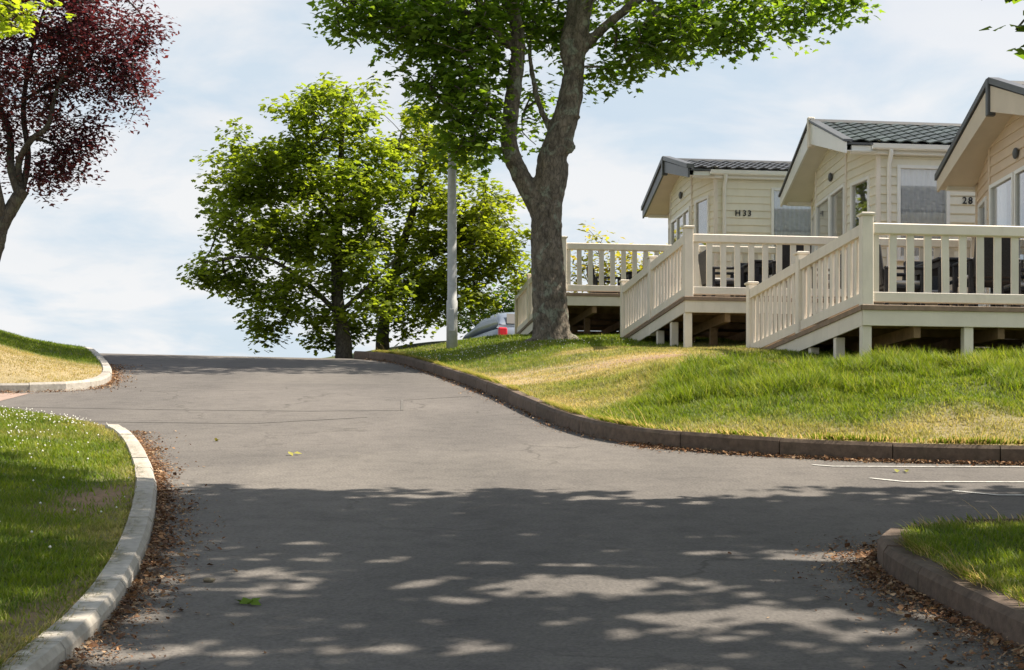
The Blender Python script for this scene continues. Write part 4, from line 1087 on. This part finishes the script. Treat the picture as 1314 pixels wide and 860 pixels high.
def tree(name, label, limbs, blobs, tmpl, leaf, per, pal, group=None, mat=None, barkm=None, clump=(.42, .30), remesh=0.0, cat='tree', droop=0.25, twig=0.006, extra=None, bright=0.0):
    """limbs: [(points, radii)]; blobs: [(centre, radii, clumps)]"""
    base = limbs[0][0][0]
    root = empty(name, tuple(base)); tag(root, label, cat, group)
    base = np.asarray(base, float)
    lp = [smooth_path(p, r) for p, r in limbs]
    V, T = tube(lp, 14, 0.025)
    o = link('trunk', mesh_np('trunk', V - base, T, None, True), barkm or M['bark'], root)
    if remesh:
        m = o.modifiers.new('r', 'REMESH'); m.mode = 'VOXEL'; m.voxel_size = remesh; m.use_smooth_shade = True
        m = o.modifiers.new('s', 'SMOOTH'); m.iterations = 6; m.factor = 0.5
        tx = bpy.data.textures.new('bark_lumps', 'CLOUDS'); tx.noise_scale = 0.11; tx.noise_depth = 3
        m = o.modifiers.new('d', 'DISPLACE'); m.texture = tx; m.strength = 0.035; m.mid_level = 0.5
    # clump centres
    cs = []
    csc = []
    for c, r, n, *sc_ in blobs:
        csc += [sc_[0] if sc_ else 1.0] * n
        d = unit(rng.normal(0, 1, (n, 3))); rr = rng.random((n, 1)) ** 0.42
        p = np.asarray(c) + d * rr * np.asarray(r)
        p += np.clip(rng.normal(0, 0.10, p.shape), -.2, .2)
        cs.append(p)
    cs = np.concatenate(cs); csc = np.array(csc)
    # branching network: each clump hangs from the nearest node
    nodes = [p for q, _ in lp for p in q]; nn0 = len(nodes); par = [-1] * nn0; cnt = [0.0] * nn0
    arr = np.array(nodes); d0 = np.min(np.linalg.norm(cs[:, None] - arr[None], axis=2), axis=1)
    order = np.argsort(d0); paths = []
    buf = np.zeros((nn0 + 3 * len(cs), 3)); buf[:nn0] = arr; m = nn0; tips = []
    for i in order:
        p = cs[i]; cand = buf[:m]
        dist = np.linalg.norm(cand - p, axis=1) + 0.25 * np.maximum(0, cand[:, 2] - p[2])
        j = int(np.argmin(dist)); q = buf[j]
        prev = j
        for tt in (0.5, 1.0):
            x = q + (p - q) * tt + (rng.normal(0, 0.05, 3) * np.linalg.norm(p - q) if tt < 1 else 0) + np.array([0, 0, 0.06 * np.linalg.norm(p - q) if tt < 1 else 0])
            buf[m] = x; par.append(prev); cnt.append(0.0); prev = m; m += 1
        k = prev
        while k >= nn0:
            cnt[k] += 1; k = par[k]
        tips.append(prev)
    for k in range(nn0, m):
        j = par[k]; rk = twig * math.sqrt(cnt[k]) + 0.002; rj = twig * math.sqrt(cnt[j]) + 0.002 if j >= nn0 else rk * 1.15
        paths.append((np.array([buf[j], buf[k]]), np.array([rj, rk])))
    # finer twigs inside each clump
    V, T = tube(paths, 5)
    tag(link('branches', mesh_np('branches', V - base, T, None, True), barkm or M['bark'], root), kind='stuff')
    # leaves
    n = len(cs) * per
    ci = np.repeat(np.arange(len(cs)), per); ci = ci[rng.random(len(ci)) < np.clip(csc[ci] * 1.3, 0.25, 1)]; n = len(ci)
    g = unit(rng.normal(0, 1, (n, 3))) * (rng.random((n, 1)) ** 0.45) * np.array([clump[0], clump[1] if len(clump) > 2 else clump[0], clump[-1]]) * 1.55 * csc[ci][:, None]
    P = cs[ci] + g
    out = unit(g + np.array([0, 0, 0.15]))
    Nn = unit(np.column_stack([rng.normal(0, 0.5, (n, 2)), np.ones(n)]) + out * 0.45)
    hd = unit(np.column_stack([rng.normal(0, 1, (n, 2)), rng.normal(-droop, .3, n)]) + out * 0.6)
    Bd = unit(hd - Nn * np.sum(hd * Nn, axis=1, keepdims=True)); A = np.cross(Bd, Nn)
    pal = np.asarray(pal); wts = rng.random((n, 1)); tone = rng.random((len(cs), 1))[ci]
    k0 = pal[rng.integers(0, len(pal), n)]; k1 = pal[rng.integers(0, len(pal), len(cs))][ci]
    col = (0.5 * k0 + 0.5 * k1) * (0.75 + 0.5 * wts) * (0.85 + 0.3 * tone)
    size = leaf * rng.uniform(0.45, 1.35, n) * np.where(csc[ci] < 1, 0.62, 1.0)
    V, T, c = stamp(tmpl[0], tmpl[1], P, A, Bd, Nn, size, col)
    tag(link('crown', mesh_np('crown', V - base, T, c), mat or M['leaf'], root), kind='stuff')
    return root

def pt(px, py, Y): return np.array([(px - CX) * Y / F, Y, (YH - py) * Y / F])
def bl(px, py, Y, rx, ry, rd, n): k = Y / F; return (pt(px, py, Y), (rx * k, rd, ry * k), n)

GREEN = [(0.075, 0.135, 0.018), (0.10, 0.165, 0.022), (0.06, 0.11, 0.016), (0.12, 0.18, 0.025)]
GOLD = [(0.080, 0.120, 0.016), (0.108, 0.150, 0.018), (0.062, 0.10, 0.016), (0.12, 0.17, 0.02)]
PURP = [(0.062, 0.026, 0.028), (0.042, 0.022, 0.028), (0.09, 0.030, 0.027), (0.056, 0.028, 0.040)]

# the big sycamore on the bank
TY = 27.6
zb = float(z_right(*pt(708, 0, TY)[:2])) - 0.12
def tp(px, py, dy=0.0): return pt(px, py, TY + dy)
b0 = tp(709, 440); b0[2] = zb
limbs = [
    ([b0, tp(707, 415), tp(704, 360), tp(701, 300), tp(703, 250), tp(708, 205), tp(722, 165), tp(733, 120), tp(738, 80), tp(748, 20), tp(764, -60, .3), tp(790, -170, .4), tp(800, -300, .3)],
     [.37, .32, .295, .275, .26, .245, .23, .21, .165, .14, .12, .09, .03]),
    ([tp(700, 290), tp(688, 262), tp(668, 225), tp(654, 190), tp(655, 150), tp(661, 100), tp(665, 50), tp(655, 0), tp(640, -70, -.3), tp(610, -170, -.5), tp(600, -260, -.4)],
     [.18, .18, .165, .155, .145, .135, .125, .11, .09, .07, .03]),
    ([tp(735, 95), tp(727, 60), tp(735, 10, .2), tp(730, -60, .5), tp(700, -180, .6), tp(690, -290, .5)], [.13, .125, .11, .09, .06, .02]),
    ([tp(742, 70), tp(765, 45, -.1), tp(800, 15, -.2), tp(850, -20, -.4), tp(930, -50, -.6), tp(1010, -60, -.7)], [.11, .09, .08, .065, .05, .02]),
    ([tp(708, 170), tp(694, 140, .1), tp(685, 105, .2), tp(680, 60, .4), tp(690, 0, .8)], [.06, .055, .05, .04, .02]),
    ([tp(655, 60), tp(620, 30, -.2), tp(560, 0, -.4), tp(500, -10, -.5), tp(440, 0, -.6)], [.08, .07, .055, .04, .015]),
    ([tp(656, 165), tp(632, 150, -.2), tp(605, 140, -.4), tp(570, 125, -.6)], [.05, .04, .03, .012]),
    ([tp(748, 20), tp(800, -90, -.3), tp(880, -160, -.4), tp(960, -200, -.3)], [.08, .07, .05, .02]),
    ([tp(650, -20), tp(570, -90, .3), tp(500, -140, .5), tp(440, -160, .4)], [.08, .07, .05, .02]),
    ([tp(700, 300), tp(712, 250), tp(721, 215), tp(712, 190)], [.18, .17, .12, .05]),
    ([tp(700, 432), tp(680, 440, -.25), tp(662, 448, -.5)], [.10, .08, .03]),
    ([tp(718, 430), tp(738, 437, .0), tp(748, 443, -.1)], [.12, .09, .03]),
    ([tp(712, 430), tp(722, 443, -.35), tp(726, 450, -.55)], [.10, .08, .03]),
    ([tp(728, 140), tp(739, 147, -.10), tp(741, 147, -.11)], [.15, .11, .07]),
    ([tp(722, 185), tp(732, 190, -.08), tp(734, 191, -.08)], [.15, .13, .08]),
]
blobs = [bl(470, 15, TY - .5, 55, 26, 1.1, 40), bl(545, 35, TY - .5, 60, 36, 1.3, 60), bl(600, 70, TY - .4, 60, 55, 1.1, 52), bl(592, 130, TY - .5, 48, 40, .8, 34), bl(606, 185, TY - .5, 38, 20, .5, 22), bl(545, 105, TY - .6, 30, 22, .5, 14),
         bl(640, 10, TY, 45, 40, 1.3, 36), bl(705, 25, TY + .9, 45, 60, .7, 40), bl(690, 150, TY + .9, 24, 40, .4, 9), bl(765, 105, TY + .3, 14, 26, .4, 5), bl(800, 65, TY, 28, 40, .8, 14),
         bl(850, 45, TY - .3, 50, 34, 1.2, 44), bl(920, 25, TY - .5, 60, 36, 1.3, 46), bl(1000, 18, TY - .6, 55, 22, 1.2, 24), bl(1060, 5, TY - .6, 40, 14, .8, 12), bl(1100, -12, TY - .6, 30, 12, .8, 6),
         bl(740, -60, TY, 330, 60, 2.8, 190), bl(740, -190, TY, 300, 90, 3.0, 170), bl(720, -320, TY, 200, 70, 2.4, 60)]
tree('sycamore_tree', 'big sycamore with a thick forked trunk, spreading over the bank beside the decks', limbs, blobs, MAPLE, 0.165, 26, GREEN, clump=(.30, .20), remesh=0.03, droop=.35)

# two maples at the crest
Y1 = 33.2
b0 = pt(440, 470, Y1); b0[2] = float(z_right(b0[0], b0[1])) - .1
T1 = lambda px, py, d=0: pt(px, py, Y1 + d)
limbs = [([b0, T1(441, 440), T1(434, 390), T1(432, 340), T1(434, 280), T1(437, 220), T1(440, 150), T1(445, 110)], [.20, .17, .13, .115, .095, .07, .045, .015]),
         ([T1(436, 405), T1(400, 370, -.3), T1(350, 335, -.5), T1(300, 330, -.6)], [.06, .05, .035, .015]),
         ([T1(433, 340), T1(470, 290, .3), T1(500, 230, .5), T1(515, 170, .5)], [.07, .06, .04, .015]),
         ([T1(434, 290), T1(395, 240, .2), T1(350, 200, .2), T1(310, 190, .2)], [.06, .05, .035, .015]),
         ([T1(437, 400), T1(470, 370, -.4), T1(510, 330, -.8)], [.05, .04, .015])]
blobs = [bl(420, 150, Y1, 70, 45, 1.3, 42), bl(350, 215, Y1, 75, 45, 1.6, 55), bl(450, 230, Y1, 90, 60, 1.9, 85), bl(330, 300, Y1, 60, 45, 1.5, 42), bl(420, 320, Y1, 95, 60, 1.9, 85), bl(300, 245, Y1, 32, 28, .9, 16),
         bl(300, 352, Y1, 38, 26, .8, 18), bl(262, 358, Y1, 20, 14, .4, 6), bl(360, 385, Y1, 60, 26, 1.2, 26), bl(330, 418, Y1, 26, 16, .6, 8), bl(420, 415, Y1, 40, 20, 1.0, 11), bl(415, 440, Y1 + .4, 22, 10, .5, 4), bl(490, 380, Y1, 40, 34, 1.2, 18), bl(465, 425, Y1 + .4, 20, 14, .5, 5)]
tree('maple_tree', 'broad maple with dense dull green crown at the end of the road', limbs, blobs, MAPLE_S, 0.125, 60, [(c[0] * 1.3, c[1] * 1.22, c[2] * 1.2) for c in GOLD], 'trees at the crest', clump=(.25, .17), twig=.005, barkm=M['bark_dark'])
Y2 = 34.6
b0 = pt(491, 460, Y2); b0[2] = float(z_right(b0[0], b0[1])) - .1
T2 = lambda px, py, d=0: pt(px, py, Y2 + d)
limbs = [([b0, T2(491, 430), T2(497, 390), T2(512, 330), T2(530, 270), T2(545, 200), T2(550, 140)], [.17, .14, .11, .095, .075, .05, .015]),
         ([T2(505, 355), T2(550, 330, -.2), T2(610, 310, -.3), T2(650, 290, -.2)], [.06, .05, .04, .015]),
         ([T2(498, 390), T2(540, 350, .2), T2(600, 360, .3), T2(650, 340, .3)], [.06, .05, .04, .015])]
blobs = [bl(545, 180, Y2, 60, 60, 1.4, 42), bl(560, 270, Y2, 70, 60, 1.7, 60), bl(620, 270, Y2, 40, 40, 1.2, 26), bl(630, 320, Y2, 48, 40, 1.4, 36), bl(560, 350, Y2, 60, 46, 1.5, 40), bl(588, 375, Y2, 46, 30, 1.2, 26), bl(520, 400, Y2, 50, 32, 1.2, 22), bl(655, 350, Y2 + .4, 24, 30, .8, 10)]
tree('maple_tree', 'golden green maple behind the lamp post, lit through its leaves', limbs, blobs, MAPLE_S, 0.125, 54, [(c[0] * 1.25, c[1] * 1.12, c[2]) for c in GOLD], 'trees at the crest', clump=(.25, .17), twig=.005, barkm=M['bark_dark'])

# dark shrub behind the far deck and a pale bamboo-like shrub seen through its railing
def shrub(label, x, y, blist, tmpl, leaf, per, pal, mat=None, clump=(.2, .2), cat='shrub'):
    z = float(z_right(x, y)) - .05
    limbs = []
    for i in range(7):
        a = i * 0.9; c, r, n = blist[i % len(blist)]; c = np.asarray(c)
        limbs.append((np.array([[x, y, z], [x + .15 * math.cos(a), y + .15 * math.sin(a), z + .5], c + np.array([.2 * math.cos(a), .2 * math.sin(a), 0])]), np.array([.03, .022, .008])))
    tree('shrub', label, limbs, blist, tmpl, leaf, per, pal, clump=clump, mat=mat, twig=.003, cat=cat, barkm=M['bark_dark'])
shrub('dark leafy shrub behind the silver blue car', pt(632, 0, 43.5)[0], 43.5, [bl(640, 395, 43.5, 45, 30, .8, 40), bl(600, 405, 43.5, 40, 24, .8, 26), bl(670, 380, 43.5, 20, 28, .6, 14)], MAPLE_S, .12, 22, [(.04, .075, .015), (.055, .095, .02)])
shrub('yellow green shrub seen through the railing of the deck beside the trunk', pt(790, 0, 38.0)[0], 38.0, [bl(775, 350, 38, 26, 36, .6, 26), bl(815, 350, 38, 34, 36, .7, 34), bl(750, 345, 38, 20, 26, .5, 12), bl(845, 355, 38, 20, 34, .6, 14), bl(776, 312, 38, 16, 14, .3, 6)],
      OVAL, .16, 16, [(.17, .17, .03), (.13, .15, .03), (.22, .19, .05)], clump=(.16, .22))

# purple leaved plum on the left slope
YP = 23.6
b0 = pt(-38, 430, YP); b0[2] = float(z_upper(b0[0], b0[1])) - .08
TP = lambda px, py, d=0: pt(px, py, YP + d)
limbs = [([b0, TP(-22, 370), TP(-4, 315), TP(2, 292), TP(18, 262), TP(30, 243)], [.16, .13, .11, .10, .10, .095]),
         ([TP(26, 252), TP(14, 215), TP(12, 170, .2), TP(-10, 110, .3), TP(-30, 20, .3)], [.075, .06, .05, .035, .015]),
         ([TP(28, 248), TP(24, 210), TP(40, 180, -.2), TP(62, 160, -.3), TP(75, 110, -.3), TP(110, 60, -.3)], [.06, .05, .045, .035, .025, .01]),
         ([TP(28, 246), TP(36, 200, .2), TP(30, 140, .4), TP(40, 70, .4), TP(60, 0, .4)], [.055, .045, .04, .03, .012]),
         ([TP(6, 285), TP(-6, 230, -.2), TP(-20, 160, -.4), TP(-60, 80, -.6)], [.07, .06, .045, .015]),
         ([TP(28, 130, .4), TP(80, 100, .3), TP(130, 80, .2), TP(170, 70, .1)], [.03, .026, .02, .008])]
blobs = [bl(60, 40, YP, 75, 55, 1.3, 70), bl(130, 40, YP, 55, 50, 1.1, 46), bl(165, 90, YP, 30, 28, .6, 16), bl(100, 100, YP, 60, 34, 1.0, 30), bl(20, 120, YP, 55, 50, 1.2, 42), bl(160, 125, YP, 24, 18, .4, 8), bl(80, 165, YP, 40, 24, .6, 15),
         bl(95, 205, YP, 30, 20, .4, 16), bl(60, 222, YP, 26, 18, .4, 12), bl(120, 180, YP, 20, 16, .3, 8), bl(-40, 60, YP, 90, 90, 1.4, 70), bl(60, -70, YP, 130, 70, 1.5, 90), bl(5, 190, YP, 20, 40, .6, 10), bl(190, 40, YP, 16, 30, .4, 8)]
tree('plum_tree', 'dark purple leaved plum tree leaning over the left slope', limbs, blobs, OVAL, 0.085, 74, [(c[0] * 1.25, c[1] * 1.1, c[2] * 1.2) for c in PURP], mat=M['leaf_purple'], clump=(.20, .17), barkm=M['bark_dark'], twig=.004)

# shade tree on the near island: its crown hangs above the picture and shades the road
zi = float(z_near(7.0, 7.2)) - .1
limbs = [([(7.0, 7.2, zi), (6.95, 7.3, zi + 1.6), (6.6, 7.7, zi + 3.2), (5.9, 8.3, zi + 4.8), (5.0, 8.9, zi + 6.2), (4.2, 9.4, zi + 7.6)], [.40, .30, .26, .21, .15, .05]),
         ([(6.7, 7.6, zi + 2.8), (7.6, 8.3, zi + 4.4), (8.6, 9.2, zi + 6.0)], [.18, .14, .05]),
         ([(6.1, 8.1, zi + 4.4), (4.6, 8.4, zi + 5.2), (2.8, 8.7, zi + 5.7), (1.0, 9.0, zi + 6.0)], [.15, .12, .08, .03]),
         ([(6.2, 8.0, zi + 4.2), (5.7, 9.2, zi + 5.2), (5.2, 10.4, zi + 6.2), (4.8, 11.2, zi + 6.9)], [.14, .11, .07, .03]),
         ([(5.0, 8.9, zi + 6.2), (3.6, 9.8, zi + 6.9), (2.2, 10.8, zi + 7.6)], [.11, .08, .03])]
blobs = [((5.6, 5.6, zi + 7.2), (5.4, 2.5, 1.5), 620), ((1.4, 6.0, zi + 7.4), (3.2, 2.6, 1.2), 280), ((5.0, 2.4, zi + 6.6), (4.5, 2.6, 1.4), 320), ((4.5, 8.6, zi + 7.3), (5.5, 1.7, .9), 165)]
for k in range(9): blobs.append(((-0.6 + 1.4 * k, 11.3 - 0.10 * (k % 3), zi + 7.0 + 0.25 * (k % 2)), (1.2, 1.3, .8), 66))
blobs += [((1.2, 11.6, zi + 8.6), (2.6, 2.2, .9), 200), ((-0.4, 9.4, zi + 8.4), (2.0, 2.6, .9), 150)]
# limbs.append(([(6.3, 8.6, zi + 3.8), pt(1420, -60, 10.5), pt(1370, -10, 10.8), pt(1335, 50, 10.9)], [.03, .02, .010, .004]))
blobs = [((c[0], c[1] - 0.95, c[2]), r, int(n * 1.12)) for c, r, n in blobs]
for (px, py, n) in ((1322, 20, 3), (1335, 55, 3), (1252, -22, 1), (1340, 0, 3)): blobs.append((pt(px, py, 10.8), (.05, .12, .05), n, .32))
tree('sycamore_tree', 'sycamore on the rounded near island, its branch tips hanging in beside the roof', limbs, blobs, MAPLE_S, 0.19, 19, GREEN, clump=(.46, .13, .10))

# tree on the left verge, only a bright leafy tip of it reaches into the picture
gx_, gy_ = -7.6, 14.6
zl = float(z_lower(gx_, gy_)) - .1
limbs = [([(gx_, gy_, zl), (gx_, gy_, zl + 1.6), (gx_ + .2, gy_, zl + 3.4), (gx_ + .1, gy_ + .2, zl + 5.6)], [.24, .18, .14, .04]),
         ([(gx_ + .15, gy_, zl + 2.6), (gx_ + 1.2, gy_ + .2, zl + 4.0), pt(-40, -40, 14.9), pt(15, 10, 15.0)], [.09, .06, .03, .008])]
blobs = [((gx_, gy_, zl + 5.4), (2.1, 2.2, 1.7), 120)] + [(pt(px, py, 15.0), (.14, .2, .10), n, .5) for px, py, n in ((8, 12, 5), (40, 26, 3), (66, -4, 2), (-10, 20, 5))]
tree('lime_tree', 'bright yellow green tree tip hanging in front of the purple plum', limbs, blobs, MAPLE_S, 0.13, 30, [(0.16, 0.22, 0.02), (0.20, 0.25, 0.03)], clump=(.30, .22))
